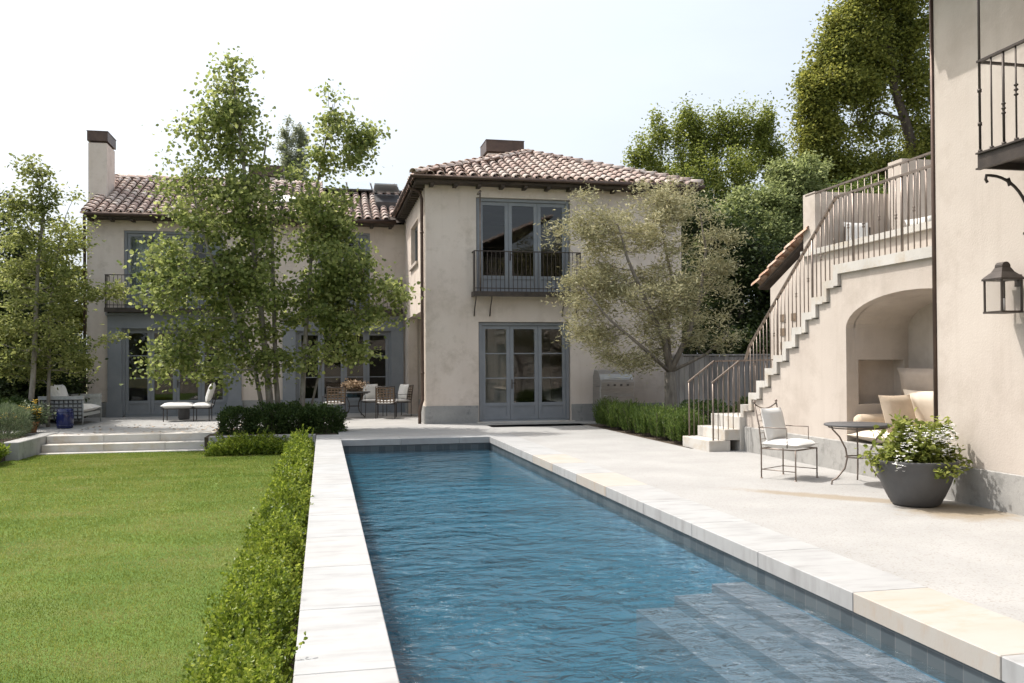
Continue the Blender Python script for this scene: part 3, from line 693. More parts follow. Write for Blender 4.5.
# --- roofs
SM = .445; SW = .415; EZ = 6.12; WZ = 6.36
cm = math.cos(math.atan(SM)); sm_ = math.sin(math.atan(SM)); cw = math.cos(math.atan(SW)); sw_ = math.sin(math.atan(SW))
def zmain(y): return EZ+SM*(min(y, 65.2-y)-28.3)
def zwing(x, y): return WZ+SW*min(x-2.28, 10.12-x, y-22.42)
T = MB(); Pn = MB(); S = MB()
roof_slope(T, Pn, (-6.98, 28.3, EZ), (1, 0, 0), (0, cm, sm_), 13.2, 4.75, lambda c: c.x < 2.2 or zmain(c.y) > zwing(c.x, c.y)+.02)
ridge(T, (-6.95, 32.6, zmain(32.6)+.05), (6.0, 32.6, zmain(32.6)+.05))
ridge(T, (-6.95, 28.35, EZ+.06), (-6.95, 32.6, zmain(32.6)+.06), r=.11)
S.add([(-6.95, 28.32, EZ-.01), (6.2, 28.32, EZ-.01), (6.2, 32.6, zmain(32.6)-.01), (-6.95, 32.6, zmain(32.6)-.01), (-6.95, 36.9, EZ-.01), (6.2, 36.9, EZ-.01)], [(0, 1, 2, 3), (3, 2, 5, 4)])
ro = T.build('roof', 'tile', H); Pn.build('pan_tiles', 'pan', ro); S.build('roof_deck', 'dark_wood', ro)
E_ = MB(); E_.box(-6.93, 2.25, 28.32, 28.8, EZ-.10, EZ-.03); 
for i in range(16): E_.box(-6.9+i*.6, -6.8+i*.6, 28.38, 28.8, EZ-.16, EZ-.1)
E_.build('eave', 'dark_wood', ro)
G = MB(); G.tube([(-6.95, 28.26, EZ+.0), (2.3, 28.26, EZ+.0)], .065, 10); G.build('gutter', 'copper', ro)
T = MB(); Pn = MB(); S = MB(); ax = 6.2; ay = 26.34; az = zwing(6.2, 30)
roof_slope(T, Pn, (2.28, 22.42, WZ), (1, 0, 0), (0, cw, sw_), 7.84, 4.5, lambda c: c.y-22.42 < min(c.x-2.28, 10.12-c.x)+.1 and 2.3 < c.x < 10.1)
roof_slope(T, Pn, (2.28, 22.42, WZ), (0, 1, 0), (cw, 0, sw_), 13.8, 4.5, lambda c: c.x-2.28 < c.y-22.42+.1 and c.x < 6.3 and (c.y < 28.3 or zwing(c.x, c.y) > zmain(c.y)))
roof_slope(T, Pn, (10.12, 36.2, WZ), (0, -1, 0), (-cw, 0, sw_), 13.8, 4.5, lambda c: 10.12-c.x < c.y-22.42+.1 and c.x > 6.1)
ridge(T, (2.26, 22.40, WZ+.06), (ax, ay, az+.05)); ridge(T, (10.14, 22.40, WZ+.06), (ax, ay, az+.05)); ridge(T, (ax, ay, az+.05), (ax, 36.2, az+.05))
S.add([(2.32, 22.46, WZ-.01), (10.08, 22.46, WZ-.01), (ax, ay, az-.01), (ax, 36.2, az-.01), (2.32, 36.2, WZ-.01), (10.08, 36.2, WZ-.01)], [(0, 1, 2), (0, 2, 3, 4), (1, 5, 3, 2)])
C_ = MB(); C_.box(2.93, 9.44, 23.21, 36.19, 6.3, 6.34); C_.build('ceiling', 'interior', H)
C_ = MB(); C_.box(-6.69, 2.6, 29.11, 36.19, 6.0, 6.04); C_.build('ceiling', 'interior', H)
ro = T.build('roof', 'tile', H); Pn.build('pan_tiles', 'pan', ro); S.build('roof_deck', 'dark_wood', ro)
E_ = MB(); E_.box(2.34, 10.06, 22.48, 22.9, WZ-.11, WZ-.04); E_.box(2.34, 2.62, 22.9, 28.4, WZ-.11, WZ-.04); E_.box(9.75, 10.06, 22.9, 36, WZ-.11, WZ-.04)
for i in range(12): E_.box(2.72+i*.62, 2.82+i*.62, 22.52, 22.9, WZ-.18, WZ-.11)
for i in range(16): E_.box(2.38, 2.62, 22.95+i*.34, 23.03+i*.34, WZ-.18, WZ-.11)
E_.build('eave', 'dark_wood', ro)
G = MB(); G.tube([(2.22, 28.3, WZ+.0), (2.22, 22.36, WZ+.0), (10.18, 22.36, WZ+.0), (10.18, 36, WZ)], .055, 10); G.build('gutter', 'copper', ro)
D = MB(); D.tube([(2.24, 23.25, WZ-.02), (2.26, 23.2, WZ-.16), (2.5, 23.12, WZ-.26), (2.555, 23.10, WZ-.45), (2.555, 23.1, .62), (2.50, 23.06, .46), (2.47, 23.05, .30), (2.47, 23.05, .0)], .043, 8)
for z in (1.3, 3.3, 5.0): D.tube([(2.555, 23.1, z), (2.555, 23.1, z+.05)], .052, 8)
D.build('downpipe', 'copper', H)
D = MB(); D.tube([(-6.95, 28.3, EZ-.05), (-7.0, 28.5, EZ-.3), (-7.05, 28.75, EZ-.45), (-7.05, 28.75, .0)], .045, 8); D.build('downpipe', 'copper', H)
# chimneys
def chimney(x0, x1, y0, y1, z0, z1, ch, ov=.03, mat='stucco'):
    c = MB(); c.box(x0, x1, y0, y1, z0, z1-ch-.02); co = c.build('chimney', mat, H)
    k = MB(); k.box(x0+.05, x1-.05, y0+.05, y1-.05, z1-ch-.02, z1-ch+.04); k.box(x0-ov, x1+ov, y0-ov, y1+ov, z1-ch+.04, z1-.02); k.box(x0-ov-.012, x1+ov+.012, y0-ov-.012, y1+ov+.012, z1-.02, z1); k.build('chimney_cap', 'copper', co)
chimney(-7.25, -6.70, 30.0, 31.1, 5.5, 9.03, .36)
chimney(5.26, 6.42, 28.1, 29.1, 7.2, 8.86, .42, .05)
chimney(-2.75, -1.5, 35.2, 36.1, 5.5, 9.3, .45)
# skylights, solar panels
def on_main(x, y, h=0): return (x, y-h*sm_, zmain(y)+h*cm)
def slab_on(mb, x0, x1, y0, y1, h0, h1, tilt=0):
    vs = [on_main(x, y, h+(tilt*(y-y1)*-1 if h == h1 else 0)) for h in (h0, h1) for (x, y) in ((x0, y0), (x1, y0), (x1, y1), (x0, y1))]
    mb.add(vs, [(0, 3, 2, 1), (4, 5, 6, 7), (0, 1, 5, 4), (1, 2, 6, 5), (2, 3, 7, 6), (3, 0, 4, 7)])
s_ = MB(); slab_on(s_, -1.55, -.85, 29.7, 30.5, .0, .16); so_ = s_.build('skylight', 'frame_dark', H); s_ = MB(); slab_on(s_, -1.52, -.88, 29.73, 30.47, .161, .18); s_.build('skylight_lid', 'cushion', so_)
s_ = MB(); slab_on(s_, 1.75, 2.6, 29.75, 30.75, .0, .26); so_ = s_.build('skylight', 'frame_dark', H)
s_ = MB(); s_.add([on_main(1.7, 29.95, .78), on_main(2.45, 29.95, .78), on_main(2.65, 30.8, .30), on_main(1.7, 30.8, .30), on_main(1.7, 29.95, .83), on_main(2.45, 29.95, .83), on_main(2.65, 30.8, .35), on_main(1.7, 30.8, .35)], [(0, 3, 2, 1), (4, 5, 6, 7), (0, 1, 5, 4), (1, 2, 6, 5), (2, 3, 7, 6), (3, 0, 4, 7)])
M['solar'] = surf('solar_glass', (.30, .36, .40), (.36, .42, .46), 3, .12, 0, metal=0, spec=.9)
s_.build('skylight_lid', 'solar', so_)
for i in range(5):
    x = .0+i*.86; s_ = MB(); slab_on(s_, x, x+.84, 31.3, 32.7, .22, .27); po = s_.build('solar_panel', 'frame_dark', H)
    s_ = MB(); slab_on(s_, x+.02, x+.82, 31.33, 32.67, .271, .276); s_.build('panel_glass', 'solar', po)

# ================================================================== NEAR HOUSE (right edge)
XN = 6.87; YN = 8.82
NH = thing('side_house', 'tall smooth cream stucco house wall at the right edge of the picture', 'house', (XN, YN, 0))
mb = MB(); mb.box(XN, 13, -5, YN, 0, 6.4); mb.build('wall', 'stucco_light', NH)
mb = MB(); mb.bbox(XN-.035, XN-.001, -5, YN+.02, -.02, .40, .008); mb.build('plinth', 'plinth_light', NH)
T = MB(); Pn = MB(); roof_slope(T, Pn, (6.05, -5.4, 6.42), (0, 1, 0), (.93, 0, .37), 14.6, 3.8, lambda c: True); ro = T.build('roof', 'tile', NH); Pn.build('pan_tiles', 'pan', ro)
mb = MB(); mb.box(6.06, 13.4, -5.4, 9.2, 6.28, 6.40); mb.build('eave', 'dark_wood', ro)
D = MB(); D.tube([(XN-.005, YN+.028, 0), (XN-.005, YN+.028, 6.25)], .024, 8); D.build('downpipe', 'copper', NH)
# balcony of the near house
b = MB(); bx0, by1, bz = 6.35, 7.48, 3.47
b.box(bx0, XN-.002, 4.5, by1, bz+.05, bz+.10); b.box(bx0-.03, bx0, 4.5, by1+.02, bz-.02, bz+.13); b.box(bx0-.055, bx0, 4.5, by1+.02, bz+.115, bz+.131); b.box(bx0-.055, bx0, 4.5, by1+.02, bz-.036, bz-.02); b.box(bx0, XN-.002, by1, by1+.03, bz-.02, bz+.13)
bo = b.build('balcony', 'iron', NH)
r = MB(); zt = 4.50
r.box(bx0-.035, bx0+.005, 4.5, by1+.02, zt-.008, zt+.014); r.box(bx0+.005, XN-.002, by1-.01, by1+.025, zt-.01, zt+.012)
r.build('handrail', 'iron', bo)
yy = by1; i = 0
while yy > 5.6:
    rr = MB(); x = bx0-.015
    rr.tube([(x, yy, bz+.13), (x, yy, zt-.008 if i else zt+2.0)], .013 if i % 2 == 0 else .009, 8)
    rr.tube([(x, yy, bz+.13), (x, yy, bz+.16)], .022, 8)
    if i == 0: rr.tube([(x, yy, bz+.4), (x, yy, bz+.43)], .021, 8); rr.tube([(x, yy, zt-.3), (x, yy, zt-.27)], .021, 8)
    if i in (2, 3, 5, 6):
        for dz in (0, .045, .09): rr.lathe([(.003, dz), (.02, dz+.012), (.02, dz+.024), (.003, dz+.036)], 8, (x, yy, bz+.42+.13*(i % 2)))
    rr.build('baluster', 'iron', bo); i += 1; yy -= .155
c = MB(); pts = []
for k in range(13):
    a = math.pi/2*k/12; pts.append((bx0+.06+.45*math.sin(a)*1.0, by1-.05, bz-.10-.50*(1-math.cos(a))))
pts = [(bx0+.02, by1-.05, bz-.17), (bx0-.0, by1-.05, bz-.14), (bx0+.01, by1-.05, bz-.10)]+pts+[(XN-.05, by1-.05, bz-.66), (XN-.09, by1-.05, bz-.66)]
c.tube(pts, .015, 8); c.tube([(bx0+.25, by1-.05, bz-.12), (bx0+.28, by1-.05, bz-.19)], .021, 8)
c.build('bracket', 'iron', bo)

# lantern on the near wall
LN = thing('wall_lantern', 'dark metal box lantern with clear panes mounted on the right hand stucco wall', 'lantern', (6.68, 7.60, 2.03))
lx, ly = 6.68, 7.60; hw = .115
b = MB(); z0, z1 = 2.05, 2.36
for sx in (-1, 1):
    for sy in (-1, 1): b.box(lx+sx*hw-.008, lx+sx*hw+.008, ly+sy*hw-.008, ly+sy*hw+.008, z0, z1)
b.box(lx-hw-.012, lx+hw+.012, ly-hw-.012, ly+hw+.012, z0-.02, z0); b.box(lx-hw-.02, lx+hw+.02, ly-hw-.02, ly+hw+.02, z1, z1+.018)
b.build('lantern_frame', 'iron', LN)
b = MB(); prof = [(hw+.02, 0), (hw-.005, .03), (.075, .065), (.052, .11)]
vs = []; 
for r_, z in prof: vs += [(lx-r_, ly-r_, z1+.018+z), (lx+r_, ly-r_, z1+.018+z), (lx+r_, ly+r_, z1+.018+z), (lx-r_, ly+r_, z1+.018+z)]
b.add(vs, [(4*i+j, 4*i+(j+1) % 4, 4*i+4+(j+1) % 4, 4*i+4+j) for i in range(3) for j in range(4)]+[(12, 13, 14, 15)])
b.prism([(lx-.05, 2.48)]+[(lx+.05*math.cos(math.pi*(1-k/8)), 2.50+.045*math.sin(math.pi*k/8)) for k in range(9)]+[(lx+.05, 2.48)], 'y', ly-.05, ly+.05)
b.build('lantern_roof', 'iron', LN)
b = MB()
for s_ in (-1, 1):
    b.box(lx+s_*hw-.002, lx+s_*hw+.002, ly-hw+.008, ly+hw-.008, z0, z1); b.box(lx-hw+.008, lx+hw-.008, ly+s_*hw-.002, ly+s_*hw+.002, z0, z1)
b.build('glass', 'lantern_glass', LN)
b = MB(); b.box(lx+hw+.013, XN-.003, ly-.015, ly+.015, 2.36, 2.385); b.box(XN-.018, XN-.002, ly-.04, ly+.04, 2.30, 2.42); b.build('mount', 'iron', LN); b = MB(); b.tube([(lx, ly, z0), (lx, ly, z0+.13)], .018, 8); b.build('candle', 'cushion', LN)

# ================================================================== STAIRCASE
ST = thing('outdoor_staircase', 'cream stucco stone staircase with bronze railings and an arched seat alcove on the right', 'staircase', (7.25, 14.24, 0))
NS = 11; G0 = 14.35; GO = .292; RI = (2.95-.6)/NS
XS = 7.25
top = []
for k in range(NS): top += [(G0-GO*k, .6+RI*k), (G0-GO*k, .6+RI*(k+1))]
# wall below the zigzag with the arch cut out
off = .16
poly = [(14.24, .43), (14.24, .50)]
for k in range(NS):
    y = G0-GO*k-.12
    if y > 14.24: y = 14.2399
    poly += [(y, .6+RI*k-off+.05), (y, .6+RI*(k+1)-off+.05)]
poly += [(8.84, 2.95-off+.03), (8.84, .43)]
ya, yc, aa, bb_, zs = 11.2, 9.8, 1.4, .43, 2.03
xs_cut = []
arch = []
for k in range(0, 25):
    t = math.pi*.999*k/24/1.0
    y = yc+aa*math.cos(t); z = zs+bb_*math.sin(t)
    if y > 8.9: arch.append((y, z))
arch.append((8.9, zs+bb_*math.sqrt(max(0, 1-((8.9-yc)/aa)**2))))
poly = poly[:]+[(8.9, .43)]+arch[::-1]+[(ya, .43)]
mb = MB(); mb.prism(poly, 'x', XS, XS+.14)
# tunnel of the alcove
tn = [(ya, .43)]+arch
n = len(tn); xb = 8.25
# jamb with its niche (y = 11.2 plane), vault, back
def quad(m_, *p): m_.add(p, [tuple(range(len(p)))])
wj = MB(); wall(wj, 'x', ya, ya+.25, XS+.141, xb+.2, .43, zs, [(7.44, 8.18, .95, 1.58)]); wj.box(7.40, 8.2, ya+.25, ya+.3, .9, 1.62)
for i in range(1, n-1):
    (y1, z1), (y2, z2) = tn[i], tn[i+1]; quad(wj, (XS+.12, y1, z1), (xb, y1, z1), (xb, y2, z2), (XS+.12, y2, z2))
wj.box(xb, xb+.1, 8.3, ya, .43, 2.5)
al = wj.build('alcove', 'stucco_light', ST)
mb.box(XS+.15, 8.44, 14.0, 14.24, .0, .45)
so_ = mb.build('wall', 'stucco_light', ST)
mb = MB(); mb.bbox(7.205, XS+.9, 8.84, 14.235, -.02, .43, .01); mb.build('bench_plinth', 'plinth_light', ST)
# zigzag treads
for k in range(NS):
    y1 = G0-GO*k; y0 = y1-GO; z0 = .6+RI*k; z1 = z0+RI
    t_ = MB(); xl = 7.20
    pl = [(y1, z0-.09 if k else z0-.09), (y1, z1), (y0-.0, z1), (y0, z1-.11), (y1-.11, z1-.11), (y1-.11, z0-.09)]
    if k == NS-1: pl = [(y1, z0-.09), (y1, z1), (YN+.02, z1), (YN+.02, z1-.135), (y1-.11, z1-.135), (y1-.11, z0-.09)]
    t_.prism([(a-.0015*(k % 2), b_) for a, b_ in pl], 'x', xl+.002*(k % 2), 8.44)
    t_.build('landing' if k == NS-1 else 'step', 'step', ST)
# lower flight climbing away from the pool
lf = [(6.56, 6.86, .19), (6.86, 7.14, .38), (7.14, 8.44, .60)]
for i, (a, b_, z) in enumerate(lf):
    t_ = MB()
    if i < 2: t_.bbox(a, b_+.10, 14.26+.003*i, 15.42-.003*i, z-.19 if i == 0 else z-.185, z, .008)
    else: t_.bbox(a, b_, 14.25, 15.44, .0, z, .01)
    t_.build('step', 'step', ST)
# railings
def post(p, q, r=.012, name='baluster', mat='rail'):
    m_ = MB(); m_.tube([p, q], r, 6); return m_.build(name, mat, ST)
def rail_bar(pts, w_=.024, h_=.012):
    m_ = MB()
    for a, b_ in zip(pts, pts[1:]):
        a = Vector(a); b_ = Vector(b_); d = (b_-a).normalized(); s = d.cross(Vector((0, 0, 1))).normalized(); n_ = s.cross(d)
        vs = [q+s*i*w_+n_*j*h_ for q in (a-d*.01, b_+d*.01) for i, j in ((-1, -1), (1, -1), (1, 1), (-1, 1))]
        m_.add(vs, [(3, 2, 1, 0), (4, 5, 6, 7), (0, 1, 5, 4), (1, 2, 6, 5), (2, 3, 7, 6), (3, 0, 4, 7)])
    return m_.build('handrail', 'rail', ST)
xr = 7.27
def hr(y): return 1.86+(14.09-y)*(3.94-1.86)/(14.09-11.44)
rail_bar([(xr, 14.3, 1.58), (xr, 14.12, 1.84), (xr, 11.44, 3.94), (xr, YN+.05, 3.94)])
y = 14.1
i = 0
while y > YN+.1:
    k = int((G0-y)/GO); zb_ = .6+RI*(k+1) if y > 11.43 else 2.95
    zt_ = hr(y) if y > 11.44 else 3.93
    if i % 9 == 8:
        post((xr, y, zb_), (xr, y, zt_), .018)
    else:
        m_ = MB(); m_.tube([(xr, y, zb_), (xr, y, zt_-.01)], .0085, 6)
        if i % 3 == 1: 
            zm = (zb_+zt_)/2-.05+.04*(i % 2)
            m_.lathe([(.008, 0), (.02, .02), (.008, .04), (.02, .06), (.008, .08)], 8, (xr, y, zm))
        m_.build('baluster', 'rail', ST)
    y -= .118; i += 1
# far guard along the terrace edge
rail_bar([(8.47, 14.25, 4.52), (8.47, YN+.3, 4.52)])
y = 14.15
while y > 9.8:
    post((8.47, y, 3.53), (8.47, y, 4.51), .008); y -= .18
# two short handrails of the lower flight
for yy in (14.33, 15.36):
    rail_bar([(6.66, yy, 1.20), (7.17, yy, 1.58)])
    for j in range(6):
        x = 6.67+.095*j; zb_ = .19 if x < 6.86 else (.38 if x < 7.14 else .6); zt_ = 1.20+(x-6.66)*.745
        post((x, yy, zb_), (x, yy, zt_), .016 if j == 0 else .008)
rail_bar([(7.17, 15.36, 1.58), (8.40, 15.36, 1.60)]); rail_bar([(7.17, 14.33, 1.58), (xr, 14.3, 1.58)])
for j in range(11): post((7.25+.11*j, 15.36, .6), (7.25+.11*j, 15.36, 1.58), .008)

# walls of the raised terrace behind the stair
TW = thing('terrace_building', 'cream stucco terrace building with parapet walls and a clay tile lean to behind the staircase', 'building', (8.45, 15.53, 0))
mb = MB(); mb.prism([(15.55, 0), (15.55, 2.98), (14.35, 3.50), (14.34, 3.43), (YN+.02, 3.43), (YN+.02, 0)], 'x', 8.45, 8.70)
mb.box(8.70, 13, 15.35, 15.55, 0, 2.98); mb.build('wall', 'stucco_light', TW)
mb = MB(); mb.box(8.38, 8.76, YN+.02, 14.33, 3.431, 3.53); mb.build('wall_cap', 'step', TW)
mb = MB(); mb.box(8.45, 9.95, 13.95, 14.34, 3.531, 4.55); mb.build('parapet', 'stucco_light', TW)
mb = MB(); mb.box(9.78, 15, 13.4, 13.78, 2.9, 5.06); mb.build('parapet', 'stucco_light', TW)
mb = MB(); mb.box(8.71, 15, YN+.02, 13.9, 2.8, 2.95); mb.build('terrace_floor', 'step', TW)
T = MB(); Pn = MB(); roof_slope(T, Pn, (12.6, 16.15, 3.02), (-1, 0, 0), (0, -.92, .39), 4.25, 2.0, lambda c: True); ro = T.build('roof', 'tile_warm', TW); Pn.build('pan_tiles', 'pan', ro)
mb = MB(); mb.prism([(16.1, 3.0), (16.1, 3.04), (14.36, 3.78), (14.36, 3.70)], 'x', 8.5, 12.9); mb.build('roof_deck', 'dark_wood', ro)
for y, z in ((15.08, 2.38), (14.68, 2.38), (15.08, 2.12), (14.68, 2.12), (15.08, 1.86)):
    mb = MB(); mb.box(8.435, 8.449, y-.09, y+.09, z-.07, z+.07); mb.build('vent_tile', 'wicker', TW)
# terrace sofa + chair
t = thing('terrace_sofa', 'white cushioned sofa up on the terrace behind the stair railing', 'sofa', (9.3, 12.0, 2.95))
b = MB(); b.bbox(8.95, 9.8, 11.0, 13.0, 2.97, 3.2, .02); b.build('frame', 'wicker', t)
b = MB(); b.pillow(9.35, 11.5, 3.32, .85, .95, .24); b.pillow(9.35, 12.5, 3.32, .85, .95, .24); b.build('seat', 'cushion', t)
b = MB(); b.pillow(9.15, 11.3, 3.62, .5, .6, .2, 0, R(55), .1); b.pillow(9.1, 11.95, 3.58, .45, .55, .18, 0, R(60), .2); b.build('pillow', 'cushion', t)
t = thing('terrace_chair', 'white cushioned chair in the corner of the raised terrace', 'chair', (9.1, 13.4, 2.95))
b = MB()
for x in (8.85, 9.35):
    for y in (13.2, 13.7): b.tube([(x, y, 2.95), (x, y, 3.9 if y > 13.5 else 3.35)], .015)
b.build('frame', 'iron', t); b = MB(); b.pillow(9.1, 13.45, 3.4, .52, .52, .12); b.build('seat', 'cushion', t); b = MB(); b.pillow(9.1, 13.68, 3.72, .5, .55, .12, R(80)); b.build('backrest', 'cushion', t)

# cushions in the alcove (each rests loose on the bench)
def cush(name, label, mat, cat, *a, **k):
    m_ = MB(); m_.pillow(*a, **k); return tag(m_.build(name, mat), label, cat)
cush('seat_cushion', 'long flat cream seat cushion lying on the bench of the arched alcove', 'cushion_beige', 'cushion', 7.68, 10.0, .53, .96, 2.35, .19, pinch=.01)
m_ = MB(); m_.lathe([(.001, -.30), (.07, -.295), (.095, -.25), (.10, 0), (.095, .25), (.07, .295), (.001, .30)], 16); 
b = m_.build('bolster', 'cushion_tan'); b.location = (7.60, 11.06, .72); b.rotation_euler = (0, R(90), 0); tag(b, 'round tan bolster at the left end of the alcove bench', 'bolster')
cush('pillow', 'square tan pillow leaning in the alcove, its front half lit by the sun', 'cushion_tan', 'pillow', 7.52, 10.42, .86, .56, .52, .16, rx=R(72), rz=R(10))
cush('pillow', 'large beige back cushion leaning in shade behind the tan pillow in the alcove', 'cushion_beige', 'pillow', 7.95, 10.38, .88, .62, .80, .2, ry=R(70))
cush('pillow', 'dark taupe cushion standing above the large beige cushion in the alcove', 'cushion_taupe', 'pillow', 8.02, 10.55, 1.27, .40, 1.1, .18, ry=R(80))

# ================================================================== FURNITURE by the pool
def arm_chair(name, label, group=None):
    t = thing(name, label, 'chair', group=group); W = .28; D = .25
    f = MB(); r = .010
    for sx in (-1, 1):
        f.tube([(sx*W, -D, 0), (sx*W, -D, .40)], r); f.tube([(sx*W, D, 0), (sx*W, D, .42), (sx*W, D+.03, .7), (sx*W, D+.10, 1.0)], r)
        f.tube([(sx*W, D+.02, .68), (sx*W, -D+.12, .68), (sx*W, -D+.12, .42)], .007)
        f.lathe([(.001, 0), (.018, .008), (.02, .02), (.012, .034), (.001, .04)], 8, (sx*W, D+.10, 1.0))
        f.tube([(sx*W, -D, .12), (sx*W, D, .12)], .006); f.lathe([(.022, 0), (.014, .012), (.01, .02)], 8, (sx*W, -D, 0)); f.lathe([(.022, 0), (.014, .012), (.01, .02)], 8, (sx*W, D, 0))
    f.tube([(-W, -D, .40), (W, -D, .40), (W, D, .40), (-W, D, .40), (-W, -D, .40)], r)
    f.tube([(-W, D, .12), (W, D, .12)], .006)
    pts = [(-W+2*W*i/8, D+.10, .99-.07*math.sin(math.pi*i/8)) for i in range(9)]; f.tube(pts, r)
    f.build('frame', 'rail', t)
    l = MB()
    for i in range(1, 5): x = -W+2*W*i/5; l.tube([(x, D, .42), (x, D+.03, .7), (x, D+.10, .93)], .005, 5)
    for z in (.52, .6, .68, .76, .84):
        y = D+(z-.42)*.17; l.tube([(-W, y, z), (W, y, z)], .005, 5)
    l.build('lattice_back', 'rail', t)
    c = MB(); c.pillow(0, 0, .465, .57, .54, .12, pinch=.02); c.build('seat', 'cushion', t)
    c = MB(); c.pillow(0, D-.03, .71, .50, .46, .14, rx=R(78), pinch=.05); c.build('back_pillow', 'cushion', t)
    return t
ch = arm_chair('patio_chair', 'wrought iron armchair with white seat and back cushion standing beside the stair wall')
ch.location = (6.11, 10.78, 0); ch.rotation_euler = (0, 0, R(31))
def bistro_table(loc, label, rad=.42, nleg=3, mat='rail', ang=20):
    t = thing('bistro_table', label, 'table', loc); c = MB()
    lx, ly = loc[0], loc[1]
    c.lathe([(.001, .735), (rad-.01, .735), (rad, .742), (rad, .758), (rad-.01, .765), (.001, .765)], 36, loc); c.build('table_top', 'lead', t)
    rg = MB()
    for k in range(nleg):
        a = 2*math.pi*k/nleg+R(ang); pr_ = [(rad*.88, .735), (rad*.86, .70), (rad*.62, .60), (rad*.42, .45), (rad*.37, .33), (rad*.45, .2), (rad*.72, .08), (rad*.88, .05), (rad*.9, .0)]
        l = MB(); l.tube([(lx+q*math.cos(a), ly+q*math.sin(a), z) for q, z in pr_], .011, 6); l.build('leg', mat, t)
    pts = [(lx+rad*.37*math.cos(2*math.pi*i/20), ly+rad*.37*math.sin(2*math.pi*i/20), .34) for i in range(21)]; rg.tube(pts, .009, 6)
    pts = [(lx+rad*.86*math.cos(2*math.pi*i/28), ly+rad*.86*math.sin(2*math.pi*i/28), .715) for i in range(29)]; rg.tube(pts, .008, 6); rg.build('ring', mat, t)
    return t
bistro_table((6.66, 10.05, 0), 'small round iron table with curved legs between the armchair and the big flower pot', .41, ang=178)

# big planter with white flowers
px_, py_ = 6.27, 8.42
PT = thing('plant_pot', 'large round grey pot standing on the patio by the right hand wall', 'pot', (px_, py_, 0))
b = MB(); prof = [(.001, 0), (.215, 0), (.245, .02), (.30, .12), (.355, .25), (.40, .38), (.425, .47), (.43, .49), (.41, .495), (.395, .47), (.36, .36), (.3, .3), (.001, .3)]
b.lathe(prof, 40, (px_, py_, 0)); b.build('bowl', 'lead', PT)
b = MB(); b.lathe([(.385, .43), (.001, .45)], 24, (px_, py_, 0)); b.build('soil', 'soil', PT)
PL = thing('flowering_plant', 'leafy green plant with clusters of white flowers growing in the big grey pot', 'plant', (px_, py_, .45))
C = []
st = MB()
for i in range(75):
    a = rng.uniform(0, 6.28); rr = abs(rng.normal(0, .30)); rr = min(rr, .52)
    hgt = rng.uniform(.04, .38)*(1-.5*rr/.6)+ (.12 if rng.random() < .2 else 0)
    tip = np.array([px_+rr*math.cos(a), py_+rr*math.sin(a)*.9, .50+hgt-.18*max(0, rr-.36)/.2])
    b0 = np.array([px_+rr*.35*math.cos(a), py_+rr*.35*math.sin(a), .44]); C.append((b0, tip))
    st.tube([b0, (b0+tip)/2+np.array([0, 0, .05]), tip], .004, 4, cap=False)
for dx, dy, dz in ((-.22, -.0, .42), (-.12, .05, .40), (.33, -.05, .40), (.38, .0, .36), (.28, .1, .38), (-.38, -.1, .1), (-.42, .05, -.02), (.45, -.05, .12)):
    b0 = np.array([px_+dx*.3, py_+dy, .46]); tip = np.array([px_+dx, py_+dy, .46+dz]); C.append((b0, tip)); C.append((b0, tip)); st.tube([b0, (b0+tip)/2, tip], .005, 4, cap=False)
st.build('stems', 'leaf_shrub', PL)
P = []; 
for b0, tip in C:
    m_ = 64; tt = rng.uniform(.3, 1.05, m_)[:, None]; P.append(b0+(tip-b0)*tt+rng.normal(size=(m_, 3))*.045)
P = np.concatenate(P); leaves('foliage', P, .06, 'leaf_laurel', PL, T_OVAL, upb=.7)
fl = MB()
def blossom(mb, c, r):
    for k in range(5):
        a = 6.28*k/5+rng.uniform(0, 1); e = np.array([math.cos(a), math.sin(a), rng.uniform(.0, .5)]); s = np.array([-math.sin(a), math.cos(a), 0])
        mb.add([c, c+e*r*.5+s*r*.35, c+e*r, c+e*r*.5-s*r*.35], [(0, 1, 2, 3)])
def clusters(mb, cs, rc, n_, r):
    for c in cs:
        for i in range(n_): blossom(mb, np.array(c)+rng.normal(size=3)*rc, r)
clusters(fl, [(px_+dx, py_+dy-.18, .56+dz) for dx, dy, dz in ((-.05, -.1, .19), (.05, -.12, .20), (.12, -.08, .15), (.16, -.1, .19), (-.16, -.02, .17), (-.28, -.1, .10), (.24, .0, .20), (.10, -.2, .08), (.30, .05, .23), (-.1, .1, .24), (-.38, -.1, -.08))], .05, 26, .024)
fl.build('blossoms', 'petal_white', PL)

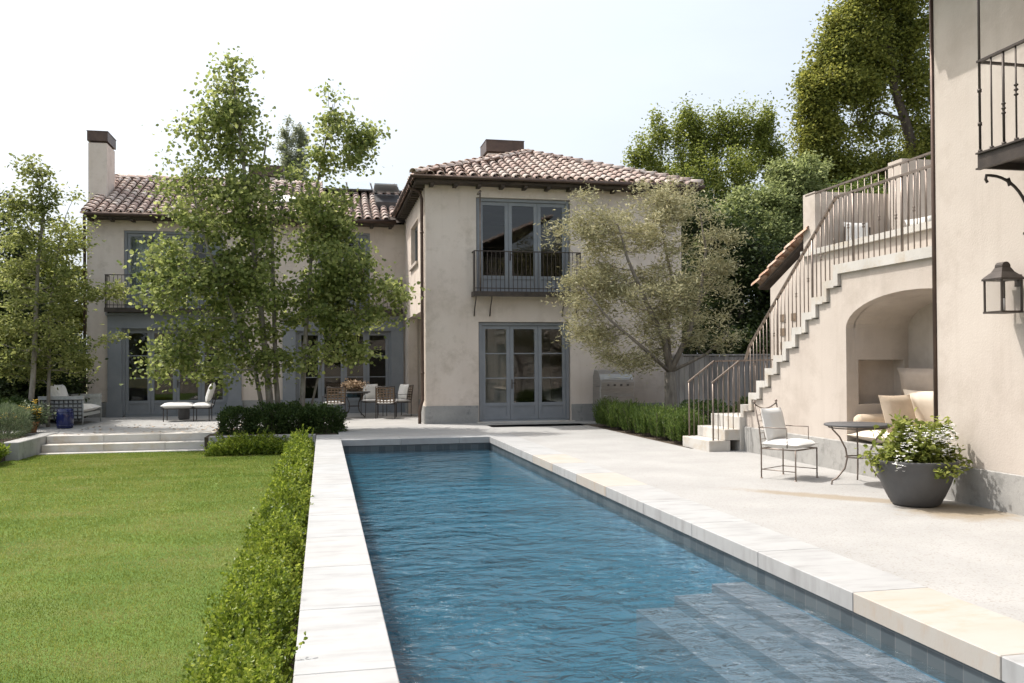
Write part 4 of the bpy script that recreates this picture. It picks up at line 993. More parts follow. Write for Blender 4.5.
# ---- dining set on the far terrace
def woven_chair():
    t = thing('dining_chair', 'x', 'chair', group='woven back chairs around the terrace table'); W = .27; D = .26
    f = MB()
    for sx in (-1, 1):
        f.tube([(sx*W, -D, 0), (sx*W, -D, .42)], .011); f.tube([(sx*W, D, 0), (sx*W, D, .42), (sx*W, D+.08, .93)], .011); f.tube([(sx*W, D+.03, .66), (sx*W, -D+.05, .66), (sx*W, -D+.05, .42)], .009)
    f.tube([(-W, -D, .42), (W, -D, .42), (W, D, .42), (-W, D, .42), (-W, -D, .42)], .011); f.tube([(-W, D+.08, .93), (0, D+.09, .90), (W, D+.08, .93)], .012)
    f.build('frame', 'iron', t)
    l = MB()
    for i in range(6): x = -W+.03+(2*W-.06)*i/5; l.add([(x-.018, D+.0, .46), (x+.018, D+.0, .46), (x+.018, D+.072, .90), (x-.018, D+.072, .90)], [(0, 1, 2, 3)])
    for i in range(6): z = .50+.075*i; y = D+.004+(z-.46)*.164; l.add([(-W, y, z-.017), (W, y, z-.017), (W, y+.005, z+.017), (-W, y+.005, z+.017)], [(0, 1, 2, 3)])
    l.build('woven_back', 'wicker', t)
    c = MB(); c.pillow(0, 0, .47, .54, .52, .09, pinch=.01); c.build('seat', 'cushion', t)
    return t
dc = woven_chair()
DT = at(354, 419, 26.3)
spots = [(at(334, 420, 25.7), R(180+12), 'woven back dining chair with its back to the camera left of the flower arrangement', 0),
         (at(386, 420, 25.7), R(180-8), 'woven back dining chair with its back to the camera right of the flower arrangement', 0),
         (at(372, 416, 27.1), R(12), 'dining chair behind the terrace table with a white pillow facing the camera', 1),
         (at(399, 416, 26.7), R(-62), 'rightmost dining chair at the terrace table turned sideways with a white pillow', 1)]
for i, (p, a, lab, pil) in enumerate(spots):
    o = dc if i == 0 else copy_tree(dc)
    o.location = (p[0], p[1], 0); o.rotation_euler = (0, 0, a); o['label'] = lab
    if pil:
        c = MB(); c.pillow(0, 0, 0, .48, .46, .15, rx=R(76), pinch=.05); q = c.build('pillow', 'cushion'); 
        q.location = (p[0]-math.sin(a)*.16, p[1]+math.cos(a)*.16, .74); q.rotation_euler = (0, 0, a)
        tag(q, 'square white pillow on the dining chair behind the terrace table' if i == 2 else 'square white pillow on the rightmost dining chair of the terrace', 'pillow')
t = bistro_table((float(DT[0]), float(DT[1]), 0), 'round dark metal dining table on the far terrace carrying a basket of dried flowers', .48, 4, 'iron', 45)
t.name = 'dining_table'
BK = thing('flower_basket', 'low basket of tan dried flowers on the far terrace table', 'flowers', (float(DT[0]), float(DT[1]), .766))
b = MB(); b.lathe([(.001, .0), (.14, .0), (.17, .1), (.16, .11), (.001, .09)], 16, (DT[0], DT[1], .767)); b.build('basket', 'wicker', BK)
P = np.array([DT[0], DT[1], .95])+rng.normal(size=(1500, 3))*np.array([.14, .1, .06]); leaves('flowers', P, .045, 'petal_dry', BK, T_STAR)

# ---- sofa and its pillows, chaise, stools
def lattice(mb, p0, e, w_, h, n, m_, t=.02):
    p0 = np.array(p0, float); e = np.array(e, float)
    for i in range(n+1): p = p0+e*w_*i/n; mb.tube([p, p+np.array([0, 0, h])], t/2, 4)
    for j in range(m_+1): z = np.array([0, 0, h*j/m_]); mb.tube([p0+z, p0+e*w_+z], t/2, 4)
SF = thing('garden_sofa', 'grey lattice sided sofa with white seat cushion at the left end of the terrace', 'sofa', (-6.4, 25.6, 0))
b = MB(); sx0, sx1, sy0, sy1 = -7.2, -6.15, 24.9, 26.8
for x in (sx0, sx1):
    for y in (sy0, sy1): b.tube([(x, y, 0), (x, y, .72)], .014, 6)
b.box(sx0-.02, sx1+.02, sy0-.04, sy0+.06, .69, .78); b.box(sx0-.02, sx1+.02, sy1-.06, sy1+.04, .69, .78); b.box(sx0-.02, sx0+.1, sy0+.06, sy1-.06, .70, .77)
b.build('frame', 'grey_weave', SF)
b = MB(); b.box(sx0, sx1, sy1-.02, sy1+.02, .36, .69); b.box(sx0, sx0+.03, sy0+.07, sy1-.07, .3, .69); b.box(sx0, sx1, sy0+.07, sy1-.07, .24, .32); b.build('panel', 'grey_weave', SF)
b = MB(); lattice(b, (sx0+.02, sy0-.0, .18), (1, 0, 0), sx1-sx0-.04, .5, 9, 5, .03); b.build('lattice_side', 'steel_dark', SF)
b = MB(); b.box(sx0+.03, sx1-.03, sy0+.025, sy0+.045, .2, .68); b.build('side_panel', 'grey_weave', SF)
b = MB(); b.pillow(-6.62, 25.85, .42, 1.02, 1.75, .22, pinch=.01); b.build('seat', 'cushion', SF)
cush('pillow', 'plump white pillow on the sofa, the nearer of the two on its back', 'cushion', 'pillow', -6.98, 25.35, .82, .5, .6, .2, ry=R(68), rz=.15)
cush('pillow', 'pale grey white pillow standing behind the plump one on the sofa', 'cushion', 'pillow', -6.95, 25.95, .82, .52, .6, .2, ry=R(72), rz=-.1)
def stool(loc, label, h=.5, r=.19, mat='blue_glaze'):
    b = MB(); b.lathe([(.001, 0), (r*.82, 0), (r*.95, .03), (r*1.0, h*.3), (r*1.02, h*.5), (r, h*.7), (r*.93, h-.03), (r*.8, h), (.001, h)], 24, (0, 0, 0))
    for z in (h*.16, h*.84): b.lathe([(r*.98, z-.012), (r*1.04, z), (r*.98, z+.012)], 24)
    o = b.build('garden_stool', mat); o.location = loc; return tag(o, label, 'stool')
p = at(65, 427.5, 24.0); stool((p[0], p[1], 0), 'glossy cobalt blue ceramic stool in front of the sofa', .50, .20)
CL = thing('chaise', 'white cushioned daybed on thin metal legs in front of the left terrace doors', 'chaise', (-3.7, 26.0, 0))
ca = at(163, 418, 26.2); cb = at(212, 418, 26.2); x0, x1 = float(ca[0]), float(cb[0])
b = MB()
for x in (x0+.06, (x0+x1)/2+.2, x1-.04):
    for y in (25.9, 26.5): b.tube([(x, y, 0), (x, y, .36)], .012, 6)
b.tube([(x0, 25.9, .36), (x1, 25.9, .36), (x1, 26.5, .36), (x0, 26.5, .36), (x0, 25.9, .36)], .014); b.tube([(x1, 25.9, .36), (x1+.12, 25.9, .80), (x1+.12, 26.5, .80), (x1, 26.5, .36)], .012); b.build('frame', 'iron', CL)
b = MB(); b.pillow((x0+x1)/2-.25, 26.2, .44, (x1-x0)*.66, .66, .18, pinch=.01); b.pillow(x1-.24, 26.2, .44, .5, .66, .16, pinch=.01); b.build('seat', 'cushion', CL)
cush('pillow', 'tall white pillow propped at the right end of the daybed', 'cushion', 'pillow', x1-.04, 26.2, .80, .58, .5, .17, ry=R(-72))
p = at(184, 419, 26.9); stool((p[0], p[1], 0), 'dark violet grey ceramic stool tucked behind the daybed', .36, .16, 'lead')

# ---- barbecue
BQ = thing('barbecue', 'stainless steel gas barbecue cabinet against the wing wall behind the rosemary hedge', 'barbecue', (7.5, 22.5, 0))
b = MB(); q0, q1 = 7.12, 8.05; b.bbox(q0, q1, 22.15, 22.80, .04, .94, .01); b.build('cabinet', 'steel', BQ)
b = MB(); b.bbox(q0-.0, q1, 22.08, 22.14, .88, 1.08, .006); b.build('control_panel', 'steel', BQ)
b = MB(); b.prism([(22.16, .95), (22.16, 1.12), (22.24, 1.26), (22.40, 1.36), (22.68, 1.38), (22.80, 1.2), (22.80, .95)], 'x', q0+.01, q1-.01); ld = b.build('lid', 'steel', BQ)
b = MB(); b.tube([(q0+.1, 22.14, 1.15), (q0+.1, 22.09, 1.15), (q1-.1, 22.09, 1.15), (q1-.1, 22.14, 1.15)], .014); b.build('handle', 'steel', ld)
for i in range(4): b = MB(); x = q0+.2+.18*i; b.tube([(x, 22.08, .98), (x, 22.045, .98)], .028, 12); b.build('knob', 'steel_dark', BQ)
for x in (q0+.02, (q0+q1)/2+.005): b = MB(); b.bbox(x, x+.44, 22.135, 22.149, .1, .76, .004); b.tube([(x+.07, 22.12, .7), (x+.37, 22.12, .7)], .01); b.build('cabinet_door', 'steel', BQ)

# ================================================================== FENCES
def board_fence(x0, x1, y, h, mat, label, name='board_fence', bw=.14):
    t = thing(name, label, 'fence', (x0, y, 0)); b = MB(); x = x0
    while x < x1: b.box(x, x+bw-.012, y+random.uniform(-.006, .006), y+.025, -.05, h+random.uniform(-.012, .012)); x += bw
    b.build('boards', mat, t); b = MB(); b.box(x0, x1, y-.03, y+.06, h+.015, h+.055); b.build('top_rail', mat, t)
    return t
board_fence(8.75, 17, 21.4, 1.72, 'fence', 'weathered grey vertical board fence behind the olive tree and the stair')
board_fence(-12, -7.15, 28.9, 2.3, 'brown_fence', 'brown board fence in the shade left of the house')

# ================================================================== VEGETATION
def trunk_line(pts, r0, r1):
    n = len(pts); return [(tuple(p), r0+(r1-r0)*i/(n-1)) for i, p in enumerate(pts)]
# two multi stemmed trees in the middle
YT = 21.8
A = [at(u, v, YT+d) for u, v, d in ((272, 428, 0), (268, 380, 0), (262, 320, .1), (252, 240, 0), (243, 160, -.1), (236, 100, 0), (231, 62, 0))]
A2 = [at(u, v, YT+d) for u, v, d in ((280, 428, .1), (276, 380, .2), (274, 310, .3), (272, 230, .3), (262, 170, .4), (268, 130, .4))]
A3 = [at(u, v, YT+d) for u, v, d in ((266, 428, -.1), (255, 370, -.2), (228, 300, -.3), (205, 240, -.3), (190, 180, -.3))]
tree('sycamore_tree', 'tall multi stemmed leafy green tree, taller left one of the pair before the terrace', 'tree', (float(A[0][0]), YT, 0),
     [trunk_line(A, .10, .012), trunk_line(A2, .075, .015), trunk_line(A3, .06, .012)],
     pxblobs(YT, [(231, 46, 5, 9), (230, 58, 9, 14), (229, 70, 13, 14), (228, 90, 20, 28), (215, 115, 28, 26), (238, 140, 30, 36, 0, .6), (205, 150, 34, 30, 0, .6), (222, 195, 56, 44, 0, 1.1), (255, 190, 40, 50, 0, 1.), (188, 200, 24, 30),
                  (215, 255, 62, 48, 0, 1.3), (185, 285, 38, 34, -.3, 1.0), (232, 310, 62, 46, 0, 1.4), (190, 345, 38, 26, -.4, .8), (168, 362, 22, 20, -.3, .6), (225, 365, 30, 20, 0, .8), (262, 270, 50, 70, 0, 1.3), (262, 352, 30, 30, 0, .8), (165, 255, 22, 22, 0, .5)]),
     430, 21500, .084, 'leaf_maple', 'bark_pale', T_STAR, rc=.40, gap=.26, gs=1.5, droop=.45, upb=.6, minz=.9)
B = [at(u, v, YT+d) for u, v, d in ((301, 428, 0), (303, 385, 0), (306, 330, 0), (311, 260, .1), (316, 190, .1), (326, 140, 0), (333, 104, 0))]
B2 = [at(u, v, YT+d) for u, v, d in ((306, 428, .1), (320, 370, .2), (335, 310, .2), (352, 260, .3))]
tree('sycamore_tree', 'slender leafy green tree with one thin pale trunk, shorter right one of the pair', 'tree', (float(B[0][0]), YT, 0),
     [trunk_line(B, .075, .01), trunk_line(B2, .035, .01)],
     pxblobs(YT, [(334, 92, 5, 8), (333, 100, 9, 14), (330, 122, 17, 20), (350, 135, 24, 18, 0, .5), (368, 138, 10, 12), (322, 160, 14, 24), (350, 160, 16, 12), (358, 178, 5, 9), (312, 205, 22, 34, 0, .8), (336, 215, 20, 24), (330, 262, 40, 34, 0, 1.1), (358, 275, 30, 26, 0, .9), (382, 293, 20, 22, 0, .6), (372, 322, 26, 20, 0, .7), (336, 330, 40, 26, 0, .9), (316, 300, 30, 40, 0, .9), (345, 350, 26, 14, 0, .6), (385, 245, 8, 6), (398, 318, 6, 12), (300, 345, 22, 26, 0, .8)]),
     300, 14500, .084, 'leaf_maple', 'bark_pale', T_STAR, rc=.37, gap=.2, gs=1.5, droop=.45, upb=.6, minz=.9)

# olive tree
YO = 19.7
O = [at(u, v, YO) for u, v in ((672, 432), (671, 400), (670, 372))]
def lim(*uvd, r0=.07, r1=.015, start=O[-1]): return trunk_line([start]+[at(u, v, YO+d) for u, v, d in uvd], r0, r1)
tree('olive_tree', 'grey green olive tree with wide airy crown and forked trunk behind the rosemary', 'tree', (float(O[0][0]), YO, 0),
     [trunk_line(O, .17, .13), lim((664, 340, 0), (645, 300, -.2), (628, 260, -.3), (618, 225, -.3), r0=.09), lim((688, 335, .1), (700, 300, .2), (706, 250, .3), (700, 215, .2), r0=.075), lim((668, 330, .3), (672, 280, .4), (662, 230, .3), (655, 195, .2), r0=.06), lim((640, 345, -.3), (610, 320, -.5), (585, 290, -.5), r0=.05), lim((705, 355, .2), (728, 335, .3), r0=.045)],
     pxblobs(YO, [(650, 215, 34, 34, 0, .9), (620, 240, 34, 34, 0, .9), (672, 205, 26, 24, 0, .7), (590, 222, 16, 22, -.2, .5), (556, 238, 14, 14, -.2, .4), (640, 280, 56, 44, 0, 1.5), (594, 290, 32, 32, 0, 1.0), (690, 270, 38, 46, 0, 1.2), (722, 250, 20, 30, 0, .7), (735, 290, 12, 18, 0, .5), (625, 330, 46, 34, 0, 1.2), (588, 325, 22, 22, 0, .7), (680, 325, 44, 30, 0, 1.2), (722, 332, 22, 22, 0, .6), (640, 360, 38, 18, 0, .9), (600, 265, 26, 26, 0, .8), (705, 205, 12, 18, 0, .5), (585, 195, 8, 12)]),
     420, 38000, .10, 'leaf_olive', 'bark_olive', T_LONG, rc=.32, gap=.3, gs=1.6, droop=-.25, upb=.1, minz=1.3, r_tip=.006)

# thin tree on the left with a second stem, dark hedge trees behind
YL = 24.3
L1 = [at(u, v, YL+d) for u, v, d in ((28, 432, 0), (33, 380, 0), (36, 320, 0), (38, 260, 0), (44, 210, 0), (38, 184, 0), (36, 172, 0))]
L2 = [at(u, v, YL+d) for u, v, d in ((48, 430, .4), (49, 370, .5), (50, 310, .5), (58, 250, .4), (66, 215, .4))]
tree('young_tree', 'thin young tree with pale leaves and slender stems at the left edge of the terrace', 'tree', (float(L1[0][0]), YL, 0),
     [trunk_line(L1, .075, .012), trunk_line(L2, .05, .012)],
     pxblobs(YL, [(35, 158, 5, 9), (34, 168, 8, 14), (37, 180, 12, 14), (45, 195, 14, 18), (26, 200, 16, 18), (10, 225, 16, 22), (60, 195, 8, 10), (30, 240, 32, 30, 0, .9), (65, 235, 20, 22, 0, .7), (40, 290, 44, 30, 0, 1.2), (75, 290, 20, 22, 0, .6), (20, 330, 26, 24, 0, .9), (60, 335, 30, 24, 0, .9), (104, 290, 20, 8, 0, .3), (110, 338, 18, 6, 0, .3), (10, 280, 20, 30), (85, 350, 14, 8, 0, .4), (76, 200, 6, 6), (25, 365, 26, 20, .6, .7), (65, 362, 22, 14, .6, .5), (8, 350, 16, 24, .4, .6)]),
     215, 13500, .095, 'leaf_sparse', 'bark_pale', T_OVAL, rc=.32, gap=.15, gs=1.3, minz=.9)
YR = 29.0
p = at(62, 420, YR+1)
tree('yellowish_tree', 'bushy yellow green tree growing close to the left corner of the house', 'tree', (float(p[0]), YR+1, 0),
     [trunk_line([p, at(60, 340, YR+1), at(64, 280, YR+1)], .12, .05)],
     pxblobs(YR+1, [(66, 262, 18, 34, 0, 1.2), (50, 300, 34, 34, 0, 1.4), (72, 320, 14, 34, 0, .9), (30, 270, 24, 30, 0, 1.3)]), 130, 15000, .11, 'leaf_yellow', 'bark_dark', rc=.4, gap=.1)
for i, (u, v, ru, dy, lab) in enumerate(((-30, 285, 60, 0, 'tall dark evergreen hedge tree cut by the left edge of the picture'), (14, 335, 36, -.4, 'dark evergreen shrub tree behind the stems of the thin young tree'), (50, 365, 24, -.2, 'dark evergreen shrub growing in the shade behind the sofa'))):
    p = at(u, 425, 27.3+dy); q = at(u, v, 27.3+dy)
    tree('evergreen_tree', lab, 'tree', (float(p[0]), 27.3+dy, 0), [trunk_line([p, (p+q)/2, q], .14, .05)],
         pxblobs(27.3+dy, [(u, v, ru, (425-v)*.75, 0, 1.0), (u, (v+420)/2+15, ru*1.1, (425-v)*.48, 0, 1.1)]), 190, 26000, .10, 'leaf_dark', 'bark_dark', rc=.36, gap=-.3, group='dark evergreens along the left boundary')
# slim cypresses far behind the roof
for u, v, lab in ((287, 118, 'slim grey green cypress rising behind the roof, right beside the leafy tree'), (300, 122, 'second slim cypress behind the roof, the one nearer the gap in the trees')):
    p = at(u, 330, 42); q = at(u, v, 42); 
    tree('cypress_tree', lab, 'tree', (float(p[0]), 42, 0), [trunk_line([(p[0], 42, 0), (p[0], 42, 5), q], .16, .02)],
         pxblobs(42, [(u, v+12, 4, 14), (u, v+38, 7, 30), (u, v+80, 9, 40)]), 60, 8000, .09, 'leaf_cypress', 'bark_dark', rc=.22, gap=-.6, flat=1.3, group='cypresses behind the roof', minz=4)

# trees on the right behind
YB = 33.0
def bigtree(name, lab, Yb, u0, vb, blobs, ncl, nl, ls, lm, trunks=None, rc=.6, gap=.2, gs=.8, tm=T_OVAL, bark='bark_dark', **k):
    p = at(u0, vb, Yb); q = at(u0, (vb+min(b[1] for b in blobs))/2, Yb)
    tr = trunks or [trunk_line([(p[0], Yb, 0), (p[0], Yb, q[2]*.5), q], .28, .09)]
    return tree(name, lab, 'tree', (float(p[0]), Yb, 0), tr, pxblobs(Yb, blobs), ncl, nl, ls, lm, bark, tm, rc=rc, gap=gap, gs=gs, **k)
TB = [at(u, v, 31) for u, v in ((925, 330), (922, 180), (905, 120), (893, 85), (888, 40), (880, 5), (878, -20))]
TB[0][2] = 0
bigtree('cedar_tree', 'huge yellow green conifer like tree with see through gaps towering beside the right hand house', 31, 925, 330,
        [(880, -10, 40, 30), (855, 20, 22, 26), (905, 20, 34, 40), (835, 60, 20, 24), (870, 75, 30, 24), (820, 100, 18, 22), (845, 55, 26, 26), (880, 50, 34, 30), (830, 85, 30, 26), (862, 95, 26, 22), (918, 80, 24, 40), (815, 120, 20, 22), (832, 140, 22, 24), (925, 140, 30, 34), (815, 165, 20, 20), (850, 165, 26, 16), (885, 165, 22, 12), (900, 190, 34, 18), (850, 190, 30, 16), (808, 145, 14, 24), (812, 95, 16, 24), (826, 60, 14, 24), (845, 30, 20, 22), (830, 190, 26, 20), (875, 130, 24, 10)],
        820, 105000, .125, 'leaf_pine', [trunk_line(TB, .26, .05), trunk_line([TB[2], at(880, 112, 31), at(850, 128, 31)], .08, .03), trunk_line([TB[3], at(905, 60, 31), at(915, 30, 31)], .12, .04)], rc=.44, gap=.05, gs=1.2, tm=T_OVAL, flat=1.15, r_tip=.02)
bigtree('laurel_tree', 'round topped group tree of upright dark green shoots behind the wing roof', 36, 705, 330,
        [(640, 155, 12, 16), (660, 140, 11, 28), (688, 132, 13, 26), (704, 140, 12, 24), (718, 135, 11, 28), (733, 130, 12, 22), (746, 120, 8, 20), (764, 125, 9, 20), (752, 150, 22, 26), (700, 175, 60, 26, 0, 2.5), (700, 220, 60, 40, 0, 2.5), (775, 165, 14, 22)],
        420, 60000, .115, 'leaf_laurel', rc=.38, gap=-.25, gs=1.0, flat=1.5)
bigtree('broadleaf_tree', 'light green bushy tree between the cedar and the wing roof', 28.5, 765, 330,
        [(790, 180, 24, 22), (765, 200, 34, 24), (735, 215, 30, 20), (800, 215, 24, 30), (760, 235, 44, 24), (722, 240, 24, 18), (810, 180, 14, 24)],
        260, 36000, .12, 'leaf_light', rc=.42, gap=.0, gs=1.2)
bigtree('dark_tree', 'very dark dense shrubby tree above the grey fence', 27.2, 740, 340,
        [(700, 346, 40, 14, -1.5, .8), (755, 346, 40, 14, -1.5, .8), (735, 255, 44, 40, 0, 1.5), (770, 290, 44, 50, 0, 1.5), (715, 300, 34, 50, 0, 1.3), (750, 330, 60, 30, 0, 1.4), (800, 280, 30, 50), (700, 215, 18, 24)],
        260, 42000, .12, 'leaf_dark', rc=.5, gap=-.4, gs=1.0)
bigtree('dark_tree', 'second dark tree farther back, filling the gap beside the wing corner', 34, 690, 340,
        [(690, 230, 40, 50, 0, 2), (730, 280, 60, 60, 0, 2), (690, 310, 40, 50, 0, 2)],
        150, 26000, .15, 'leaf_dark', rc=.7, gap=-.5, gs=.8)
bigtree('dark_tree', 'dark leafy tree behind the terrace building and below the cedar', 30, 850, 300,
        [(850, 215, 50, 30, 0, 2), (910, 225, 50, 40, 0, 2), (820, 250, 30, 50, 0, 1.6)],
        150, 24000, .15, 'leaf_bright', rc=.6, gap=-.3, gs=.8)

# ---- shrubs and hedges
def bush(name, label, cat, c, r, n, ls, mat, tmpl=T_OVAL, group=None, lump=.15, core=True, upb=.6, up=0.5):
    t = thing(name, label, cat, (c[0], c[1], c[2]-r[2]*.6), group)
    d = unit(rng.normal(size=(n, 3))); ph = rng.uniform(0, 6, 4)
    lum = 1+lump*(np.sin(d[:, 0]*5+ph[0])*np.sin(d[:, 1]*5+ph[1])+np.sin(d[:, 2]*6+ph[2])*.6)
    rr = (rng.uniform(.55, 1.0, n)**.5)*lum+np.where(rng.random(n) < .06, rng.uniform(0, .18, n), 0)
    P = np.array(c)+d*rr[:, None]*np.array(r); keep = P[:, 2] > c[2]-r[2]*.75; P = P[keep]; d = d[keep]
    D = d+rng.normal(size=d.shape)*.6; D[:, 2] += up
    leaves('foliage', P, ls, mat, t, tmpl, D=D, upb=upb)
    b = MB()
    for i in range(14):
        q = unit(rng.normal(size=3)); q[2] = abs(q[2]); b.tube([(c[0], c[1], c[2]-r[2]), np.array(c)+q*np.array(r)*.75], .008, 4, cap=False)
    tag(b.build('stems', 'bark_dark', t), kind='stuff')
    return t
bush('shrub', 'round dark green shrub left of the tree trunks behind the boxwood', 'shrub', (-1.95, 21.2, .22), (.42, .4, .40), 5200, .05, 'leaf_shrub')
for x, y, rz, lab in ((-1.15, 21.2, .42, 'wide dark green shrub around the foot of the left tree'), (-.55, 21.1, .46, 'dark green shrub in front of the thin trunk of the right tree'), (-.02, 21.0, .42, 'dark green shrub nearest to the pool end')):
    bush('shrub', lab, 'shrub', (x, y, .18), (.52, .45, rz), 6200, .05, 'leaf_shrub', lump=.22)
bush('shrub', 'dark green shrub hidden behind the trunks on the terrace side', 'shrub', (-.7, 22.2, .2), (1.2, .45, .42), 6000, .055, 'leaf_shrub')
# boxwood hedge: rows of sprigs, leaf size grows with distance from the camera
def boxhedge(name, label, x0, x1, y0, y1, z0, z1, n, ls, edge_y=True, dens=None, seed=0):
    t = thing(name, label, 'hedge', ((x0+x1)/2, (y0+y1)/2, z0))
    ns = n//16
    if dens: y = y0+(y1-y0)*rng.uniform(0, 1, ns)**dens
    else: y = rng.uniform(y0, y1, ns)
    x = rng.uniform(0, 1, ns)
    lump = 1.05+.34*np.sin(y*3.1+x*2)+.2*np.sin(y*7.3+x*5)+.15*np.sin(y*13.+x*3)
    xc, wx = (x0+x1)/2, (x1-x0)/2
    u_ = rng.uniform(-1, 1, ns); q = rng.uniform(.25, 1.0, ns)**.6
    zt_ = z0+(z1-z0)*np.sqrt(np.maximum(.05, 1-np.abs(u_)**2.6))*lump
    tip = np.stack([xc+u_*wx*(.9+.1*lump), y, z0+(zt_-z0)*q], 1)
    tall = rng.random(ns) < .10; tip[tall, 2] += rng.uniform(.04, .20, tall.sum()); tip[tall, 0] += rng.normal(size=tall.sum())*.05
    D = np.stack([u_*.7+rng.normal(size=ns)*.35, rng.normal(size=ns)*.35, np.full(ns, .9)], 1); D = unit(D)
    L = rng.uniform(.07, .14, ns)*(ls/.022)**.5
    k = np.repeat(np.arange(ns), 16); tt = np.tile(np.linspace(0, 1, 16), ns)
    P = tip[k]-D[k]*(L[k]*1.25*(1-tt))[:, None]+rng.normal(size=(len(k), 3))*.005
    lat = rng.normal(size=(len(k), 3)); Dl = unit(D[k]*.9+unit(lat)*.9)
    sz = ls*(.8+.6*(y[k]-y0)/(max(y1-y0, .1)) if dens else np.ones(len(k)))
    T = T_OVAL*np.array([1.25, 1, 1]); A_ = rng.normal(size=P.shape); S = unit(np.cross(Dl, A_)); Nn = np.cross(S, Dl); s3 = (sz*rng.uniform(.7, 1.25, len(k)))[:, None, None]
    V = P[:, None, :]+s3*(T[None, :, 0:1]*S[:, None, :]+T[None, :, 1:2]*Dl[:, None, :]+T[None, :, 2:3]*Nn[:, None, :])
    V = V.reshape(-1, 3); Fq = (np.arange(len(k))[:, None, None]*6+LF[None]).reshape(-1, 4)
    np_mesh('foliage', V, Fq, 'leaf_box', t)
    b = MB()
    for i in range(int((y1-y0)*(6 if edge_y else 3))+2):
        yy = random.uniform(y0, y1); xx = random.uniform(x0+.1*(x1-x0), x1-.1*(x1-x0))
        for k_ in range(3): b.tube([(xx+.004*k_, yy, z0), (xx+random.uniform(-.1, .1), yy+random.uniform(-.1, .1), z0+(z1-z0)*.55)], .004, 4, cap=False)
    tag(b.build('stems', 'leaf_shrub', t), kind='stuff')
    return t
boxhedge('box_hedge', 'long low bright green boxwood hedge running along the left side of the pool coping', -.73, -.17, 3.0, 19.2, -.34, .02, 125000, .028, dens=1.35)
boxhedge('box_hedge', 'short boxwood row across the end of the lawn beside the terrace steps', -2.45, -.68, 19.3, 20.05, -.34, .0, 36000, .034)
# rosemary hedge
for i in range(6):
    labs = ['rosemary clump next to the barbecue', 'rosemary clump second from the barbecue', 'third rosemary clump from the barbecue', 'rosemary clump below the olive crown centre', 'rosemary clump second from the stone steps', 'rosemary clump touching the stone steps']
    yc_ = 20.9-.95*i; xc_ = 6.95
    t = thing('rosemary_bush', 'upright green '+labs[i], 'shrub', (xc_, yc_, 0), 'rosemary bushes edging the patio')
    ns = 420; a = rng.uniform(0, 6.28, ns); rr = np.sqrt(rng.uniform(0, 1, ns)); b0 = np.stack([xc_+.30*rr*np.cos(a), yc_+.42*rr*np.sin(a), np.full(ns, -.02)], 1)
    h = rng.uniform(.4, .78, ns)*(1-.25*rr); tip = b0+np.stack([rng.normal(size=ns)*.08, rng.normal(size=ns)*.08, h], 1)
    k = np.repeat(np.arange(ns), 26); tt = np.tile(np.linspace(.15, 1, 26), ns)[:, None]
    P = b0[k]+(tip[k]-b0[k])*tt; D = unit(tip[k]-b0[k])*.9+unit(rng.normal(size=P.shape))*.7
    leaves('foliage', P, .055, 'leaf_rosemary', t, T_LONG, D=D)
    b = MB()
    for q in range(30): b.tube([b0[q], tip[q]], .005, 4, cap=False)
    tag(b.build('stems', 'bark_dark', t), kind='stuff')
# low shrubs under the olive
bush('shrub', 'dark low shrub in the bed between the olive trunk and the lower steps', 'shrub', (7.9, 17.4, .25), (.6, 1.0, .45), 5000, .06, 'leaf_shrub')
bush('shrub', 'dark low shrub behind the stone landing at the fence', 'shrub', (8.6, 16.4, .3), (.6, .6, .55), 4500, .06, 'leaf_dark')
# left bed
bush('lavender_bush', 'soft grey green bush at the left end of the garden wall', 'shrub', (-7.0, 21.6, .28), (.55, 1.0, .42), 9000, .06, 'leaf_lavender', T_LONG, up=1.2)
bush('shrub', 'bright green leafy shrub at the left edge of the lawn', 'shrub', (-6.55, 18.7, -.1), (.5, .7, .32), 6500, .055, 'leaf_box')
bush('shrub', 'bushy green plant behind the yellow flowers near the sofa', 'shrub', (-7.6, 24.2, .3), (.6, .8, .45), 6500, .07, 'leaf_shrub')
bush('shrub', 'low green shrub between the garden wall and the young tree', 'shrub', (-8.1, 22.4, .2), (.6, .8, .4), 6000, .06, 'leaf_shrub')
p = at(30, 432, 22.7)
FP = thing('flower_pot', 'small terracotta pot behind the garden wall end', 'pot', (float(p[0]), 22.7, 0)); b = MB(); b.lathe([(.001, 0), (.13, 0), (.19, .22), (.21, .23), (.21, .27), (.18, .27), (.16, .2), (.001, .2)], 20, (p[0], 22.7, 0)); b.build('bowl', 'terracotta', FP)
PL = thing('yellow_flowers', 'mound of yellow flowers growing in the terracotta pot left of the sofa', 'flowers', (float(p[0]), 22.7, .25))
P = np.array([p[0], 22.7, .42])+rng.normal(size=(1500, 3))*np.array([.18, .14, .11]); leaves('foliage', P, .06, 'leaf_lavender', PL)
fl = MB(); clusters(fl, [(p[0]+rng.normal()*.19, 22.58+rng.normal()*.1, .47+rng.normal()*.11) for i in range(26)], .035, 9, .035); fl.build('blossoms', 'petal_yellow', PL)

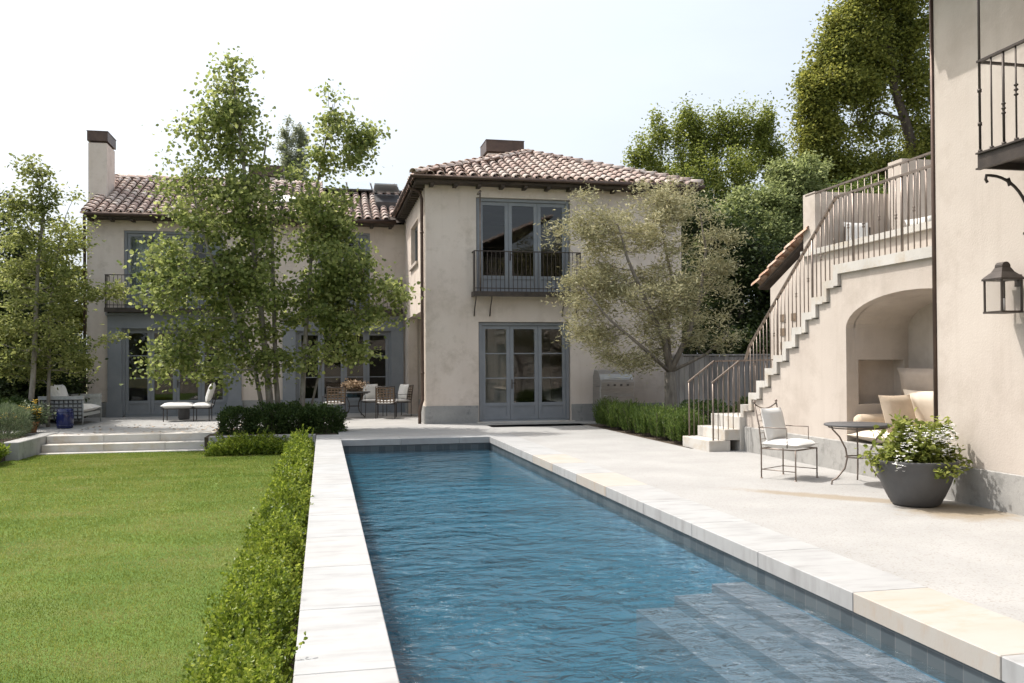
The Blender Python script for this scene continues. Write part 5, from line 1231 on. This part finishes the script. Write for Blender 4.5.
# lawn grass, thinning with distance
ng = 400000
yy = 3.2+(20.6-3.2)*rng.uniform(0, 1, ng)**1.9; xl = -.9-np.minimum(5.3, .5*yy+1.4); xx = xl+rng.uniform(0, 1, ng)*(-.72-xl)
P = np.stack([xx, yy, np.full(ng, -.352)], 1); hh = rng.uniform(.008, .020, ng)*(1+.03*yy); a = rng.uniform(0, 6.28, ng); wd = .0017*(1+.16*yy)
dx = np.cos(a)*wd; dy = np.sin(a)*wd; lean = rng.normal(size=(ng, 2))*.35*hh[:, None]
V = np.zeros((ng, 3, 3)); V[:, 0] = P+np.stack([dx, dy, 0*dx], 1); V[:, 1] = P-np.stack([dx, dy, 0*dx], 1); V[:, 2] = P+np.stack([lean[:, 0], lean[:, 1], hh], 1)
o = np_mesh('grass', V.reshape(-1, 3), np.arange(ng*3).reshape(-1, 3), 'grass'); tag(o, 'short mown green grass of the lawn', 'grass', kind='stuff')
# a few fallen leaves on the terrace and paving
P = np.stack([rng.uniform(-5.9, -.5, 260), rng.uniform(21.5, 24.8, 260), np.full(260, .006)], 1); P = P[rng.random(260) < .6]
D = rng.normal(size=P.shape); D[:, 2] *= .05; A_ = leaves('fallen_leaves', P, .07, 'petal_dry', None, T_STAR, D=D, upb=30); tag(A_, 'dry fallen leaves scattered over the terrace', 'fallen leaves', kind='stuff')

# ================================================================== HOUSE OPPOSITE (outside the frame, seen in the panes and the water)
OH = thing('opposite_house', 'stucco house seen only as a reflection in the upper panes', 'house', (0, -8, 0))
mb = MB(); wall(mb, 'x', -8.3, -8, -12, 6.8, -.4, 5.9, [(-8, -5.5, 0, 2.6), (-3, 0, 0, 2.6), (3, 5.5, 0, 2.6), (-7, -5.5, 3.4, 5.2), (-2, -.5, 3.4, 5.2), (3, 4.5, 3.4, 5.2)]); mb.box(-12, 6.8, -14, -13.7, -.4, 5.9); mb.build('wall', 'stucco_light', OH)
T = MB(); Pn = MB(); roof_slope(T, Pn, (7.4, -7.4, 5.9), (-1, 0, 0), (0, -.89, .45), 20, 8.2, lambda c: True); ro = T.build('roof', 'tile', OH); Pn.build('pan_tiles', 'pan', ro)
mb = MB(); mb.add([(7.4, -7.4, 5.88), (-12.6, -7.4, 5.88), (-12.6, -14.6, 9.45), (7.4, -14.6, 9.45)], [(0, 1, 2, 3)]); mb.build('roof_deck', 'dark_wood', ro)
print('objects', len(bpy.data.objects), 'polys', sum(len(m.polygons) for m in bpy.data.meshes))
